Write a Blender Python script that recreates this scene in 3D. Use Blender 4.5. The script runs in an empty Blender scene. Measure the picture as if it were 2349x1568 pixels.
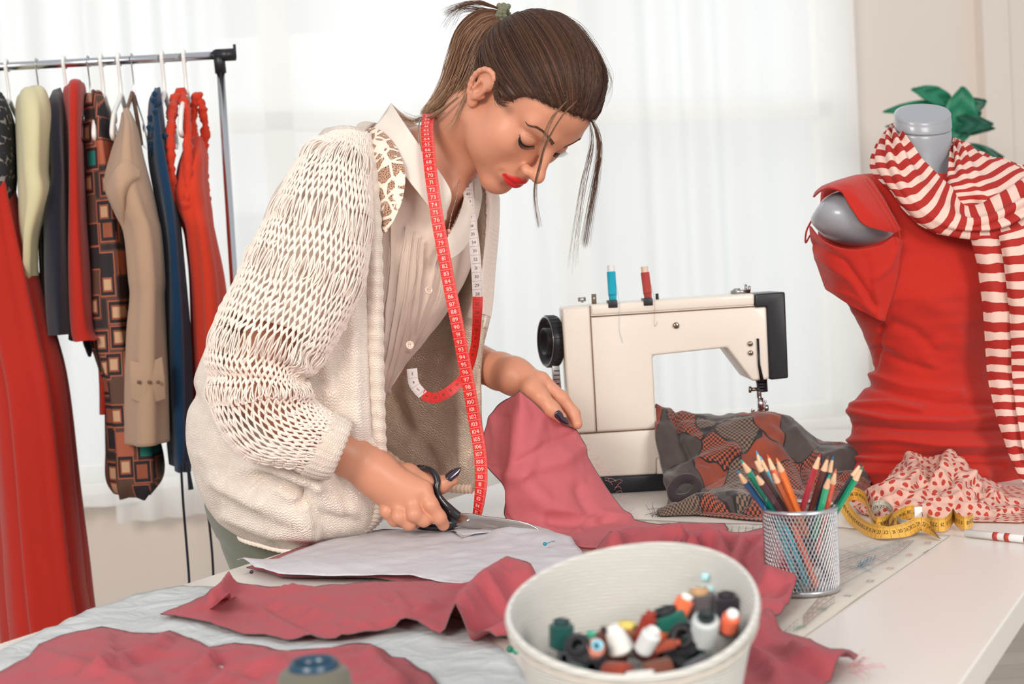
import bpy, bmesh, math, random
import numpy as np
from mathutils import Vector, Matrix
from mathutils.geometry import delaunay_2d_cdt

SC = bpy.context.scene
COL = SC.collection
RNG = np.random.default_rng(7)
# ---------------------------------------------------------------- camera
FPX = 3263.0; IW = 2349; IH = 1568
def _camR(pitch, roll):
    a = math.pi/2 - pitch
    Rx = np.array([[1,0,0],[0,math.cos(a),-math.sin(a)],[0,math.sin(a),math.cos(a)]])
    Rz = np.array([[math.cos(roll),-math.sin(roll),0],[math.sin(roll),math.cos(roll),0],[0,0,1]])
    return Rx @ Rz
CR = _camR(0.0469, -0.055)
CC = np.array([0.0, 0.0, 1.125])
cd = bpy.data.cameras.new('camera'); cam = bpy.data.objects.new('camera', cd); COL.objects.link(cam)
cd.sensor_width = 36; cd.lens = 36*FPX/IW; cd.clip_start = .05
M4 = Matrix([list(CR[i])+[CC[i]] for i in range(3)]+[[0,0,0,1]])
cam.matrix_world = M4
cd.dof.use_dof = True; cd.dof.focus_distance = 2.0; cd.dof.aperture_fstop = 6.3
SC.camera = cam
# ---------------------------------------------------------------- light
SC.view_settings.view_transform = 'Standard'; SC.view_settings.look = 'None'
SC.view_settings.gamma = 1; SC.view_settings.use_curve_mapping = False
SC.view_settings.exposure = -0.05
W = bpy.data.worlds.new('daylight'); SC.world = W; W.use_nodes = True
W.node_tree.nodes['Background'].inputs[0].default_value = (.93,.97,1,1)
W.node_tree.nodes['Background'].inputs[1].default_value = 0.70
SC.cycles.max_bounces = 6; SC.cycles.transparent_max_bounces = 16
def area(name, loc, target, sx, sy, power, col):
    l = bpy.data.lights.new(name, 'AREA'); l.shape = 'RECTANGLE'; l.size = sx; l.size_y = sy
    l.energy = power; l.color = col
    o = bpy.data.objects.new(name, l); COL.objects.link(o); o.location = loc
    d = Vector(target)-Vector(loc); o.rotation_euler = d.to_track_quat('-Z','Y').to_euler()
    return o
# front key light, added side fill lamp, and the sky outside the curtained windows
area('window_daylight_front', (-2.1,-3.0,3.1), (.1,2.1,.95), 1.8, 1.6, 215, (1,.93,.85))
area('window_daylight_side', (2.6,-2.2,2.5), (-.1,2.1,1.0), 1.6, 1.5, 115, (1,.93,.86))  # fill lamp added to lift the blouse and the cardigan inside
area('sky_behind_curtains', (-.6,6.4,2.6), (-.1,4.7,1.2), 4.6, 3.0, 78, (.93,.98,1))

def at(px, py, Y):
    d = CR @ np.array([(px-IW/2)/FPX, -(py-IH/2)/FPX, -1.0])
    return CC + d*(Y/d[1])
def onz(px, py, z=.75):
    d = CR @ np.array([(px-IW/2)/FPX, -(py-IH/2)/FPX, -1.0])
    return CC + d*((z-CC[2])/d[2])
def proj(P):
    q = (np.asarray(P)-CC) @ CR
    return np.stack([IW/2+FPX*q[...,0]/-q[...,2], IH/2-FPX*q[...,1]/-q[...,2]], -1)
# ---------------------------------------------------------------- materials
def lin(c):
    c = [v/255.0 for v in c]
    return tuple([v/12.92 if v <= .04045 else ((v+.055)/1.055)**2.4 for v in c])+(1.0,)
MATS = {}
class NT:
    """small node helper"""
    def __init__(s, m): s.t = m.node_tree; s.n = s.t.nodes
    def new(s, typ, **kw):
        n = s.n.new(typ)
        for k, v in kw.items():
            if k.startswith('i_'):
                key = k[2:]; key = int(key) if key.isdigit() else key
                n.inputs[key].default_value = v
            else: setattr(n, k, v)
        return n
    def link(s, a, b): s.t.links.new(a, b)
    def math(s, op, a, b=None, clamp=False):
        n = s.n.new('ShaderNodeMath'); n.operation = op; n.use_clamp = clamp
        for i, v in enumerate((a, b)):
            if v is None: continue
            if isinstance(v, (int, float)): n.inputs[i].default_value = v
            else: s.link(v, n.inputs[i])
        return n.outputs[0]
    def mix(s, f, a, b):
        n = s.n.new('ShaderNodeMix'); n.data_type = 'RGBA'
        for sock, v in ((n.inputs[0], f), (n.inputs[6], a), (n.inputs[7], b)):
            if isinstance(v, (int, float)): sock.default_value = v
            elif isinstance(v, tuple): sock.default_value = v
            else: s.link(v, sock)
        return n.outputs[2]
def mat(name, col, rough=.6, metal=0, noise=0.0, nscale=40, bump=0.0, bscale=200, sheen=0, sss=0, trans=0, spec=.5, coat=0, uvb=None):
    if name in MATS: return MATS[name]
    m = bpy.data.materials.new(name); m.use_nodes = True; MATS[name] = m
    T = NT(m); b = T.n['Principled BSDF']
    c = lin(col); b.inputs['Base Color'].default_value = c
    b.inputs['Roughness'].default_value = rough; b.inputs['Metallic'].default_value = metal
    b.inputs['Specular IOR Level'].default_value = spec
    if sheen: b.inputs['Sheen Weight'].default_value = sheen
    if coat: b.inputs['Coat Weight'].default_value = coat
    if sss:
        b.inputs['Subsurface Weight'].default_value = sss; b.inputs['Subsurface Scale'].default_value = .006
        b.inputs['Subsurface Radius'].default_value = (1,.4,.2)
    if noise or bump:
        tc = T.new('ShaderNodeTexCoord')
    if noise:
        n = T.new('ShaderNodeTexNoise', i_Scale=nscale, i_Detail=4.0); T.link(tc.outputs['Object'], n.inputs['Vector'])
        d = tuple(max(0, v*(1-noise)) for v in c[:3])+(1,); l = tuple(min(1, v*(1+noise)) for v in c[:3])+(1,)
        T.link(T.mix(n.outputs[0], d, l), b.inputs['Base Color'])
    if bump:
        n = T.new('ShaderNodeTexNoise', i_Scale=bscale, i_Detail=3.0); T.link(tc.outputs['Object'], n.inputs['Vector'])
        bp = T.new('ShaderNodeBump', i_Strength=bump, i_Distance=.002); T.link(n.outputs[0], bp.inputs['Height'])
        T.link(bp.outputs[0], b.inputs['Normal'])
    if trans:   # thin translucent cloth
        tr = T.new('ShaderNodeBsdfTranslucent'); tr.inputs[0].default_value = c
        mx = T.new('ShaderNodeMixShader'); mx.inputs[0].default_value = trans
        T.link(b.outputs[0], mx.inputs[1]); T.link(tr.outputs[0], mx.inputs[2])
        T.link(mx.outputs[0], T.n['Material Output'].inputs[0])
    return m
def cloth(name, col, weave=900, rough=.85, noise=.08, trans=.0, sheen=.25, bump=.35):
    """woven cloth: fine crossing threads in the bump, faint tone variation"""
    if name in MATS: return MATS[name]
    m = mat(name, col, rough, noise=noise, nscale=9, sheen=sheen, trans=trans, spec=.25)
    T = NT(m); b = T.n['Principled BSDF']; tc = T.new('ShaderNodeTexCoord')
    hs = []
    for dr in ('X','Z'):
        w = T.new('ShaderNodeTexWave', bands_direction=dr, i_Scale=weave/6.28, i_Distortion=1.2); T.link(tc.outputs['Object'], w.inputs['Vector']); hs.append(w.outputs[1])
    bp = T.new('ShaderNodeBump', i_Strength=bump, i_Distance=.0006); T.link(T.math('ADD', hs[0], hs[1]), bp.inputs['Height'])
    T.link(bp.outputs[0], b.inputs['Normal'])
    return m
# ---------------------------------------------------------------- object helpers
def tag(o, label=None, cat=None, group=None, kind=None):
    if label: o['label'] = label
    if cat: o['category'] = cat
    if group: o['group'] = group
    if kind: o['kind'] = kind
    return o
def thing(name, label, cat, loc=(0,0,0), group=None):
    o = bpy.data.objects.new(name, None); o.empty_display_size = .05; COL.objects.link(o)
    o.location = Vector([float(v) for v in loc]); return tag(o, label, cat, group)
def wloc(o):
    p = np.zeros(3)
    while o is not None: p = p+np.array(o.location); o = o.parent
    return p
def mesh(name, V, F, m, parent=None, smooth=True, origin=None, uv=None, midx=None, shade=None, solid=0, bevel=0, local=False, subd=0):
    """verts V in world metres (or local=True), faces F; ONE mesh object"""
    V = np.asarray(V, float).reshape(-1, 3)
    if origin is None: origin = (0,0,0) if parent is not None else (V.mean(0)*[1,1,0]+[0,0,V[:,2].min()])
    origin = np.asarray(origin, float)
    base = np.zeros(3) if local else ((wloc(parent) if parent is not None else 0)+origin)
    me = bpy.data.meshes.new(name); me.from_pydata((V-base).tolist(), [], [list(map(int, f)) for f in F])
    if not isinstance(m, (list, tuple)): m = [m]
    for k in m: me.materials.append(k)
    if midx is not None: me.polygons.foreach_set('material_index', np.asarray(midx, dtype=np.int32))
    if uv is not None:
        l = me.uv_layers.new(name='UVMap'); vi = np.zeros(len(me.loops), dtype=np.int32); me.loops.foreach_get('vertex_index', vi)
        l.data.foreach_set('uv', np.asarray(uv, float)[vi].ravel())
    if shade is not None:
        a = me.attributes.new('shade', 'FLOAT', 'POINT'); a.data.foreach_set('value', np.asarray(shade, float))
    if smooth: me.polygons.foreach_set('use_smooth', [True]*len(me.polygons))
    me.update()
    o = bpy.data.objects.new(name, me); COL.objects.link(o); o.location = Vector(origin.tolist()); o.parent = parent
    if solid: s = o.modifiers.new('solid','SOLIDIFY'); s.thickness = solid; s.offset = 0
    if bevel: s = o.modifiers.new('bevel','BEVEL'); s.width = bevel; s.segments = 3; s.limit_method = 'ANGLE'; s.angle_limit = .6
    if subd: s = o.modifiers.new('subd','SUBSURF'); s.levels = s.render_levels = subd
    return o
def copy_thing(o, parent=None):
    c = o.copy(); COL.objects.link(c); c.parent = parent
    for ch in list(o.children): copy_thing(ch, c)
    return c
class MB:
    """collects pieces of one mesh"""
    def __init__(s): s.V = []; s.F = []; s.n = 0; s.mi = []; s.sh = []
    def add(s, V, F, mi=0, sh=0.0):
        V = np.asarray(V, float).reshape(-1,3); s.V.append(V); s.F += [[i+s.n for i in f] for f in F]
        s.mi += [mi]*len(F); s.sh += [sh]*len(V); s.n += len(V); return s
    def out(s, name, m, parent=None, **k):
        if len(set(s.mi)) > 1: k['midx'] = s.mi
        if any(s.sh): k['shade'] = s.sh
        return mesh(name, np.concatenate(s.V), s.F, m, parent, **k)
def box(x0,x1,y0,y1,z0,z1):
    V = [(x,y,z) for x in (x0,x1) for y in (y0,y1) for z in (z0,z1)]
    return V, [(0,1,3,2),(4,6,7,5),(0,4,5,1),(2,3,7,6),(0,2,6,4),(1,5,7,3)]
def prism(P0, P1):
    """closed solid between two matching outlines"""
    n = len(P0); V = np.concatenate([P0, P1])
    return V, [list(range(n))[::-1], list(range(n,2*n))]+[(i,(i+1)%n,n+(i+1)%n,n+i) for i in range(n)]
def frame_along(P):
    P = np.asarray(P, float); T = np.gradient(P, axis=0); T /= np.linalg.norm(T, axis=1, keepdims=True)+1e-12
    a = np.array([0,0,1.]) if abs(T[0,2]) < .9 else np.array([1.,0,0])
    N = [np.cross(T[0], a)]; N[0] /= np.linalg.norm(N[0])
    for i in range(1, len(P)):
        v = N[-1]-T[i]*np.dot(N[-1], T[i]); N.append(v/(np.linalg.norm(v)+1e-12))
    N = np.array(N); return T, N, np.cross(T, N)
def tube(P, r, n=8, cap=True, closed=False):
    P = np.asarray(P, float); T, N, B = frame_along(P); r = np.broadcast_to(r, (len(P),))[:,None,None]
    a = np.arange(n)/n*2*math.pi
    V = P[:,None]+r*(np.cos(a)[None,:,None]*N[:,None]+np.sin(a)[None,:,None]*B[:,None])
    m = len(P); F = []
    for i in range(m-1 if not closed else m):
        j = (i+1)%m
        for k in range(n): F.append((i*n+k, i*n+(k+1)%n, j*n+(k+1)%n, j*n+k))
    if cap and not closed: F += [list(range(n))[::-1], [(m-1)*n+k for k in range(n)]]
    return V.reshape(-1,3), F
def lathe(prof, n=32, c=(0,0,0), M=None, cap=False):
    prof = np.asarray(prof, float); a = np.arange(n)/n*2*math.pi
    V = np.stack([prof[:,0][:,None]*np.cos(a), prof[:,0][:,None]*np.sin(a), np.repeat(prof[:,1][:,None], n, 1)], -1).reshape(-1,3)
    if M is not None: V = V @ np.asarray(M).T
    F = [(i*n+k, i*n+(k+1)%n, (i+1)*n+(k+1)%n, (i+1)*n+k) for i in range(len(prof)-1) for k in range(n)]
    if cap: F += [list(range(n))[::-1], [(len(prof)-1)*n+k for k in range(n)]]
    return V+np.asarray(c, float), F
def zto(d):
    """rotation matrix taking z to direction d"""
    d = np.asarray(d, float); d = d/np.linalg.norm(d)
    return np.array(Vector((0,0,1)).rotation_difference(Vector(d.tolist())).to_matrix())
def cr(P, n, closed=False):
    """Catmull-Rom resample of control points (any dimension) to n samples"""
    P = np.asarray(P, float); m = len(P)
    if closed: t = np.arange(n)/n*m
    else: t = np.linspace(0, m-1, n)
    i = np.floor(t).astype(int)
    if not closed: i = np.minimum(i, m-2)
    f = (t-i).reshape((-1,)+(1,)*(P.ndim-1))
    g = (lambda k: P[k % m]) if closed else (lambda k: P[np.clip(k, 0, m-1)])
    a, b, c, d = g(i-1), g(i), g(i+1), g(i+2)
    return .5*((2*b)+(-a+c)*f+(2*a-5*b+4*c-d)*f**2+(-a+3*b-3*c+d)*f**3)
def grid_faces(nv, nu, closed=False):
    F = []
    for i in range(nv-1):
        for k in range(nu if closed else nu-1):
            F.append((i*nu+k, i*nu+(k+1)%nu, (i+1)*nu+(k+1)%nu, (i+1)*nu+k))
    return F
def grid_uv(nv, nu, su=1, sv=1):
    u, v = np.meshgrid(np.linspace(0,su,nu), np.linspace(0,sv,nv)); return np.stack([u.ravel(), v.ravel()], 1)
def normals(G, closed=False):
    if closed:
        du = np.roll(G,-1,1)-np.roll(G,1,1)
    else: du = np.gradient(G, axis=1)
    dv = np.gradient(G, axis=0); N = np.cross(du, dv); return N/(np.linalg.norm(N, axis=2, keepdims=True)+1e-12)
def _h(ix, iy, iz, seed):
    h = (ix*374761393+iy*668265263+iz*2147483647//7+seed*974711).astype(np.int64) & 0xffffffff
    h = ((h ^ (h >> 13))*1274126177) & 0xffffffff
    return ((h ^ (h >> 16)) & 0xffff)/65535.0
def vn(P, s=1.0, seed=0):
    """smooth value noise, -1..1"""
    P = np.asarray(P, float)*s; i = np.floor(P).astype(np.int64); f = P-i; f = f*f*(3-2*f); r = 0
    for dx in (0,1):
        for dy in (0,1):
            for dz in (0,1):
                w = (f[...,0] if dx else 1-f[...,0])*(f[...,1] if dy else 1-f[...,1])*(f[...,2] if dz else 1-f[...,2])
                r = r+w*_h(i[...,0]+dx, i[...,1]+dy, i[...,2]+dz, seed)
    return r*2-1
def pdist(Q, poly):
    """distance of pixels Q to polyline"""
    poly = np.asarray(poly, float); best = np.full(Q.shape[:-1], 1e9)
    for a, b in zip(poly[:-1], poly[1:]):
        ab = b-a; t = np.clip(((Q-a)@ab)/(ab@ab+1e-9), 0, 1); d = np.linalg.norm(Q-a-t[...,None]*ab, axis=-1); best = np.minimum(best, d)
    return best
def crease(G, N, lst):
    """push real folds into a surface: (polyline, metres, width px); + is towards N"""
    Q = proj(G); D = 0
    for poly, amp, w in lst: D = D+amp*np.exp(-(pdist(Q, poly)/w)**2)
    return G+N*np.asarray(D)[...,None]
def loft(rows, nu=40, nv=40, p=1.0, disp=None, folds=None, a0=0, a1=2*math.pi):
    """rows (Lx,Ly,Rx,Ry,Y,halfdepth): rings between two outline points, round in depth"""
    R = cr(rows, nv); a = (np.arange(nu)/nu*2*math.pi) if a1-a0 > 6.2 else np.linspace(a0, a1, nu)
    G = np.zeros((nv, nu, 3))
    sp = lambda x: np.sign(x)*np.abs(x)**p
    for i, (lx,ly,rx,ry,Y,hd) in enumerate(R):
        L = at(lx,ly,Y); Rr = at(rx,ry,Y); c = (L+Rr)/2; h = (Rr-L)/2
        vx = c[0]/c[1]      # the ring's depth axis follows the way the thing hangs or faces
        G[i] = c+sp(np.cos(a))[:,None]*h+sp(np.sin(a))[:,None]*np.array([-vx*hd,-hd,0])
    if disp or folds:
        N = -normals(G, True); c = G.mean(1, keepdims=True); s = np.sign(((G-c)*N).sum(-1).mean()) or 1; N = N*s
        if disp: G = G+N*disp(G, a)[...,None]
        if folds: G = crease(G, N, folds)
    return G
def loft_obj(name, G, m, parent=None, cap=(True,True), **k):
    nv, nu = G.shape[:2]; F = grid_faces(nv, nu, True); V = G.reshape(-1,3)
    if cap[0]: F.append(list(range(nu))[::-1])
    if cap[1]: F.append([(nv-1)*nu+i for i in range(nu)])
    if 'uv' not in k: k['uv'] = grid_uv(nv, nu)
    return mesh(name, V, F, m, parent, **k)
def patch(ctrl, nu, nv, folds=None, disp=None, world=False, flip=False):
    C = np.array(ctrl, float)
    P = C if world else np.array([[at(*c) for c in r] for r in C])
    G = cr(P, nv); G = np.swapaxes(cr(np.swapaxes(G,0,1), nu), 0, 1)
    if folds or disp:
        N = normals(G); tow = CC-G; s = np.sign((N*tow).sum(-1).mean()) or 1; N = N*s*(-1 if flip else 1)
        if disp: G = G+N*disp(G)[...,None]
        if folds: G = crease(G, N, folds)
    return G
def patch_obj(name, G, m, parent=None, solid=.0012, **k):
    nv, nu = G.shape[:2]
    if 'uv' not in k: k['uv'] = grid_uv(nv, nu)
    return mesh(name, G.reshape(-1,3), grid_faces(nv, nu), m, parent, solid=solid, **k)
def flat_cloth(outline, hfun, step=.008, z=.75, smooth_n=1):
    """a cut piece of cloth lying on the table: outline in pixels on the table plane, real height from hfun(x,y,edge)"""
    O = np.array([onz(px,py,z)[:2] for px,py in outline]); 
    # resample the boundary
    B = []
    for a, b in zip(O, np.roll(O,-1,0)):
        n = max(1, int(np.linalg.norm(b-a)/step)); B += [a+(b-a)*i/n for i in range(n)]
    B = np.array(B); x0, y0 = B.min(0); x1, y1 = B.max(0); I = []
    xs = np.arange(x0, x1, step); ys = np.arange(y0, y1, step)
    X, Y = np.meshgrid(xs, ys); X = X+(np.arange(len(ys))%2)[:,None]*step/2; Q = np.stack([X.ravel(), Y.ravel()],1)
    d = pdist(Q, np.vstack([B, B[:1]])); Q = Q[d > step*.5]
    ins = np.zeros(len(Q), bool); j = np.roll(B,-1,0)
    for a, b in zip(B, j):
        c = ((a[1] > Q[:,1]) != (b[1] > Q[:,1])) & (Q[:,0] < (b[0]-a[0])*(Q[:,1]-a[1])/(b[1]-a[1]+1e-15)+a[0]); ins ^= c
    Q = Q[ins]; nb = len(B)
    pts = [Vector(p.tolist()) for p in B]+[Vector(p.tolist()) for p in Q]
    v, e, f, *_ = delaunay_2d_cdt(pts, [], [list(range(nb))], 1, 1e-6)
    P = np.array([[a.x, a.y] for a in v]); ed = pdist(P, np.vstack([B, B[:1]]))
    H = hfun(P[:,0], P[:,1], ed)
    return np.column_stack([P, z+H]), [list(q) for q in f]
def arc_uv(G):
    """UV in centimetres along the cloth"""
    du = np.concatenate([np.zeros((G.shape[0],1)), np.cumsum(np.linalg.norm(np.diff(G,axis=1),axis=2),1)],1); dv = np.concatenate([np.zeros((1,G.shape[1])), np.cumsum(np.linalg.norm(np.diff(G,axis=0),axis=2),0)],0)
    return np.stack([(du.mean(0)[None]+0*du).ravel(), dv.ravel()],1)*100
# glyphs of the built-in font, for everything printed in the place
_G = {}
def glyph(ch):
    if ch not in _G:
        c = bpy.data.curves.new('g','FONT'); c.body = ch; c.size = 1; c.resolution_u = 3
        o = bpy.data.objects.new('g', c); me = o.to_mesh()
        V = np.array([v.co[:] for v in me.vertices]).reshape(-1,3)[:,:2]; F = [list(p.vertices) for p in me.polygons]
        w = (V[:,0].max()-V[:,0].min()) if len(V) else .3
        if len(V): V = V-[V[:,0].min(),0]
        _G[ch] = (V, F, w); o.to_mesh_clear(); bpy.data.objects.remove(o); bpy.data.curves.remove(c)
    return _G[ch]
def text2d(s, h):
    """flat text, centred, height h of a digit"""
    V = []; F = []; x = 0; k = h/.7; n = 0
    for ch in s:
        v, f, w = glyph(ch)
        if len(v): V.append(v*k+[x,0]); F += [[i+n for i in q] for q in f]; n += len(v)
        x += (w+.09)*k
    V = np.concatenate(V); V = V-[x/2, h/2]; return V, F
# ================================================================ materials
WHITE = mat('white_paint', (236,232,226), .7, noise=.02, nscale=3)
WALLM = mat('beige_wall_paint', (224,212,202), .8, noise=.02, nscale=2, bump=.15, bscale=300)
TABLE = mat('white_laminate', (228,222,214), .32, noise=.015, nscale=5, bump=.05, bscale=900)
CHROME = mat('chrome', (205,205,208), .18, metal=1)
STEEL = mat('brushed_steel', (190,188,186), .28, metal=1, noise=.12, nscale=120)
BLACKP = mat('black_plastic', (28,28,34), .38)
SKINC = (222,160,128)
# sheer curtain
m = bpy.data.materials.new('sheer_voile'); m.use_nodes = True; MATS['sheer'] = m
T = NT(m); b = T.n['Principled BSDF']; b.inputs['Base Color'].default_value = lin((250,251,250)); b.inputs['Roughness'].default_value = .9
tr = T.new('ShaderNodeBsdfTranslucent'); tr.inputs[0].default_value = lin((252,252,250))
tp = T.new('ShaderNodeBsdfTransparent'); m1 = T.new('ShaderNodeMixShader', i_0=.55); m2 = T.new('ShaderNodeMixShader', i_0=.22)
T.link(b.outputs[0], m1.inputs[1]); T.link(tr.outputs[0], m1.inputs[2]); T.link(m1.outputs[0], m2.inputs[1]); T.link(tp.outputs[0], m2.inputs[2])
T.link(m2.outputs[0], T.n['Material Output'].inputs[0]); SHEER = m
m = bpy.data.materials.new('window_glass'); m.use_nodes = True
T = NT(m); g = T.new('ShaderNodeBsdfGlossy'); g.inputs['Roughness'].default_value = .02; tp = T.new('ShaderNodeBsdfTransparent')
mx = T.new('ShaderNodeMixShader', i_0=.06); T.link(tp.outputs[0], mx.inputs[1]); T.link(g.outputs[0], mx.inputs[2]); T.link(mx.outputs[0], T.n['Material Output'].inputs[0]); GLASS = m
# wooden floor
m = bpy.data.materials.new('pale_wood_planks'); m.use_nodes = True; T = NT(m); b = T.n['Principled BSDF']; tc = T.new('ShaderNodeTexCoord')
br = T.new('ShaderNodeTexBrick', i_Scale=1.0); br.inputs['Brick Width'].default_value = 1.1; br.inputs['Row Height'].default_value = .12; br.inputs['Mortar Size'].default_value = .002
br.inputs['Color1'].default_value = lin((190,180,168)); br.inputs['Color2'].default_value = lin((170,158,146)); br.inputs['Mortar'].default_value = lin((120,108,98))
T.link(tc.outputs['Object'], br.inputs['Vector']); ns = T.new('ShaderNodeTexNoise', i_Scale=6.0, i_Detail=5.0); mp = T.new('ShaderNodeMapping'); mp.inputs['Scale'].default_value = (1,12,1)
T.link(tc.outputs['Object'], mp.inputs[0]); T.link(mp.outputs[0], ns.inputs['Vector']); T.link(T.mix(T.math('MULTIPLY', ns.outputs[0], .5), br.outputs[0], lin((140,126,112))), b.inputs['Base Color']); b.inputs['Roughness'].default_value = .4; FLOORM = m
# ================================================================ room shell
DW = np.array([.961,.277]); NW = np.array([.277,-.961]); WA = np.array([-1.3,4.4])      # back wall line, towards-room normal
def wq(s, off=0): return WA+DW*s-NW*off                                                 # off > 0 goes outdoors
def wbox(name, s0, s1, o0, o1, z0, z1, m, parent=None, **k):
    c = [wq(s0,o0), wq(s1,o0), wq(s1,o1), wq(s0,o1)]
    P0 = np.array([[*p, z0] for p in c]); P1 = np.array([[*p, z1] for p in c]); V, F = prism(P0, P1)
    return mesh(name, V, F, m, parent, smooth=False, **k)
def st(o): return tag(o, kind='structure')
V, F = box(-3.2,3.4,-1.0,6.2,-.05,0); st(mesh('floor', V, F, FLOORM, smooth=False))
SILL, HEAD, S0, S1 = .552, 2.36, -1.35, 2.60
mb = MB()
for s0,s1,z0,z1 in ((-1.9,4.4,0,SILL),(-1.9,4.4,HEAD,2.7),(-1.9,S0,SILL,HEAD),(S1,4.4,SILL,HEAD)):
    c = [wq(s0,0),wq(s1,0),wq(s1,.16),wq(s0,.16)]; v, f = prism(np.array([[*p,z0] for p in c]), np.array([[*p,z1] for p in c])); mb.add(v, f)
st(mb.out('wall_back', WALLM, smooth=False))
# boxed-out corner column on the right
st(wbox('trim_1', 3.19, 3.30, -.05, 0, 0, 2.7, WALLM))
st(wbox('trim_2', 3.32, 4.4, -.02, 0, 0, 2.7, WALLM))
st(wbox('baseboard_back', -1.9, 3.19, -.015, 0, 0, .08, WHITE))
nw = 4; wdt = (S1-S0)/nw
for i in range(nw):
    a = S0+i*wdt; mb = MB()
    for s0,s1,z0,z1 in ((a,a+.045,SILL,HEAD),(a+wdt-.045,a+wdt,SILL,HEAD),(a,a+wdt,SILL,SILL+.05),(a,a+wdt,HEAD-.05,HEAD),(a,a+wdt,1.63,1.69)):
        c = [wq(s0,.03),wq(s1,.03),wq(s1,.08),wq(s0,.08)]; v, f = prism(np.array([[*p,z0] for p in c]), np.array([[*p,z1] for p in c])); mb.add(v, f)
    w = st(mb.out('window_%d' % (i+1), WHITE, smooth=False))
    wbox('glass_pane', a+.04, a+wdt-.04, .05, .054, SILL+.04, HEAD-.04, GLASS, w, origin=(0,0,0))
st(wbox('window_5', S0-.02, S1+.02, -.05, .02, SILL-.03, SILL, WHITE)); bpy.data.objects['window_5'].name = 'trim_3'
# ================================================================ curtains
def curtain(name, s0, s1, z0, z1, off, wl, amp, label, seed):
    n = int((s1-s0)/wl*14); s = np.linspace(s0, s1, n); zz = np.linspace(z0, z1, 14)
    r = np.random.default_rng(seed); ph = np.cumsum(.6+.8*vn(np.stack([s*3,s*0,s*0+seed],1), 1, seed))*2*math.pi/14*1.15
    G = np.zeros((14, n, 3))
    for i, z in enumerate(zz):
        k = 1-.25*(z-z0)/(z1-z0)
        d = -(off+amp*k*(np.sin(ph)+.35*np.sin(ph*.37+seed)+.15*vn(np.stack([s*9,s*0+z*1.2,s*0],1),1,seed)))
        xy = wq(0)+s[:,None]*DW-NW*d[:,None]; G[i,:,:2] = xy; G[i,:,2] = z
    o = mesh(name, G.reshape(-1,3), grid_faces(14, n), SHEER); return tag(o, label, 'curtain', 'sheer white curtains over the windows')
curtain('sheer_curtain', -1.75, .12, .50, 2.44, .16, .13, .022, 'sheer white voile curtain behind the clothes rail', 3)
curtain('sheer_curtain', .04, 1.22, .44, 2.44, .12, .13, .020, 'sheer white voile curtain behind the person and the hanging tape', 5)
curtain('sheer_curtain', 1.20, 2.63, .44, 2.44, .12, .14, .022, 'sheer white voile curtain behind the sewing machine', 8)
P = np.array([[*wq(-1.85,-.14),2.45],[*wq(2.8,-.14),2.45]]); v, f = tube(P, .012, 12); tag(mesh('curtain_rod', v, f, CHROME), 'thin metal rod carrying the white curtains above the windows', 'curtain rod')
# ================================================================ work table
EA = np.array([-.584,1.558]); DE = np.array([math.cos(math.radians(61.6)), math.sin(math.radians(61.6))]); NE = np.array([DE[1],-DE[0]])
EB = np.array([.372,1.218]); wid = (EB-EA)@NE
def tq(s, w): return EA+DE*s+NE*w
t = thing('work_table', 'large white rectangular work table carrying the cloth, basket and sewing machine', 'table', (*tq(1.0,wid/2),0))
c = [tq(-1.05,0),tq(-1.05,wid),tq(1.96,wid),tq(1.96,0)]
v, f = prism(np.array([[*p,.718] for p in c]), np.array([[*p,.75] for p in c])); mesh('tabletop', v, f, TABLE, t, smooth=False, bevel=.002)
for s,w in ((-.95,.08),(-.95,wid-.08),(1.86,.08),(1.86,wid-.08)):
    p = tq(s,w); v, f = box(p[0]-.025,p[0]+.025,p[1]-.025,p[1]+.025,0,.718); mesh('leg', v, f, CHROME, t, smooth=False, bevel=.003, origin=(*(p-np.array(t.location)[:2]),0))
# ================================================================ clothes rail
YR = 2.9
b0 = at(-90,158,YR); b1 = at(497,127,YR); rail = thing('clothes_rail', 'chrome clothes rail with black corner joint on the left', 'clothes rack', (b1[0]-.6,YR,0))
v, f = tube(np.array([b0-(b1-b0)*.9, b1]), .0085, 14); mesh('top_bar', v, f, CHROME, rail)
v, f = tube([b1+[-.002,0,0], b1+[.038,0,.0]], .0125, 14); mb = MB(); mb.add(v, f)
v, f = tube([b1+[.004,0,.010], b1+[.006,0,-.036]], .0115, 14); mb.add(v, f); v, f = tube([b1+[.037,0,-.008], b1+[.037,0,.020]], .003, 8); mb.add(v, f)
mesh('corner_joint', np.concatenate(mb.V), mb.F, BLACKP, rail)
v, f = tube([b1+[.006,0,-.03], [b1[0]+.006,YR,.09]], .0085, 14); mesh('upright_pole', v, f, CHROME, rail)
bl = b0-(b1-b0)*.9; v, f = tube([bl, [bl[0],YR,.09]], .0085, 14); mesh('upright_pole', v, f, CHROME, rail)
for x in (b1[0]+.006, bl[0]):
    v, f = tube([[x,YR-.24,.07],[x,YR+.24,.07]], .011, 12); mesh('foot', v, f, BLACKP, rail)
    for y in (YR-.22,YR+.22):
        v, f = lathe([(0,-.035),(.02,-.033),(.03,-.02),(.03,.02),(.02,.033),(0,.035)], 16, (x,y,.035), zto((1,0,0))); mesh('caster', v, f, BLACKP, rail)
PLW = mat('white_plastic', (236,234,230), .35)
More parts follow.
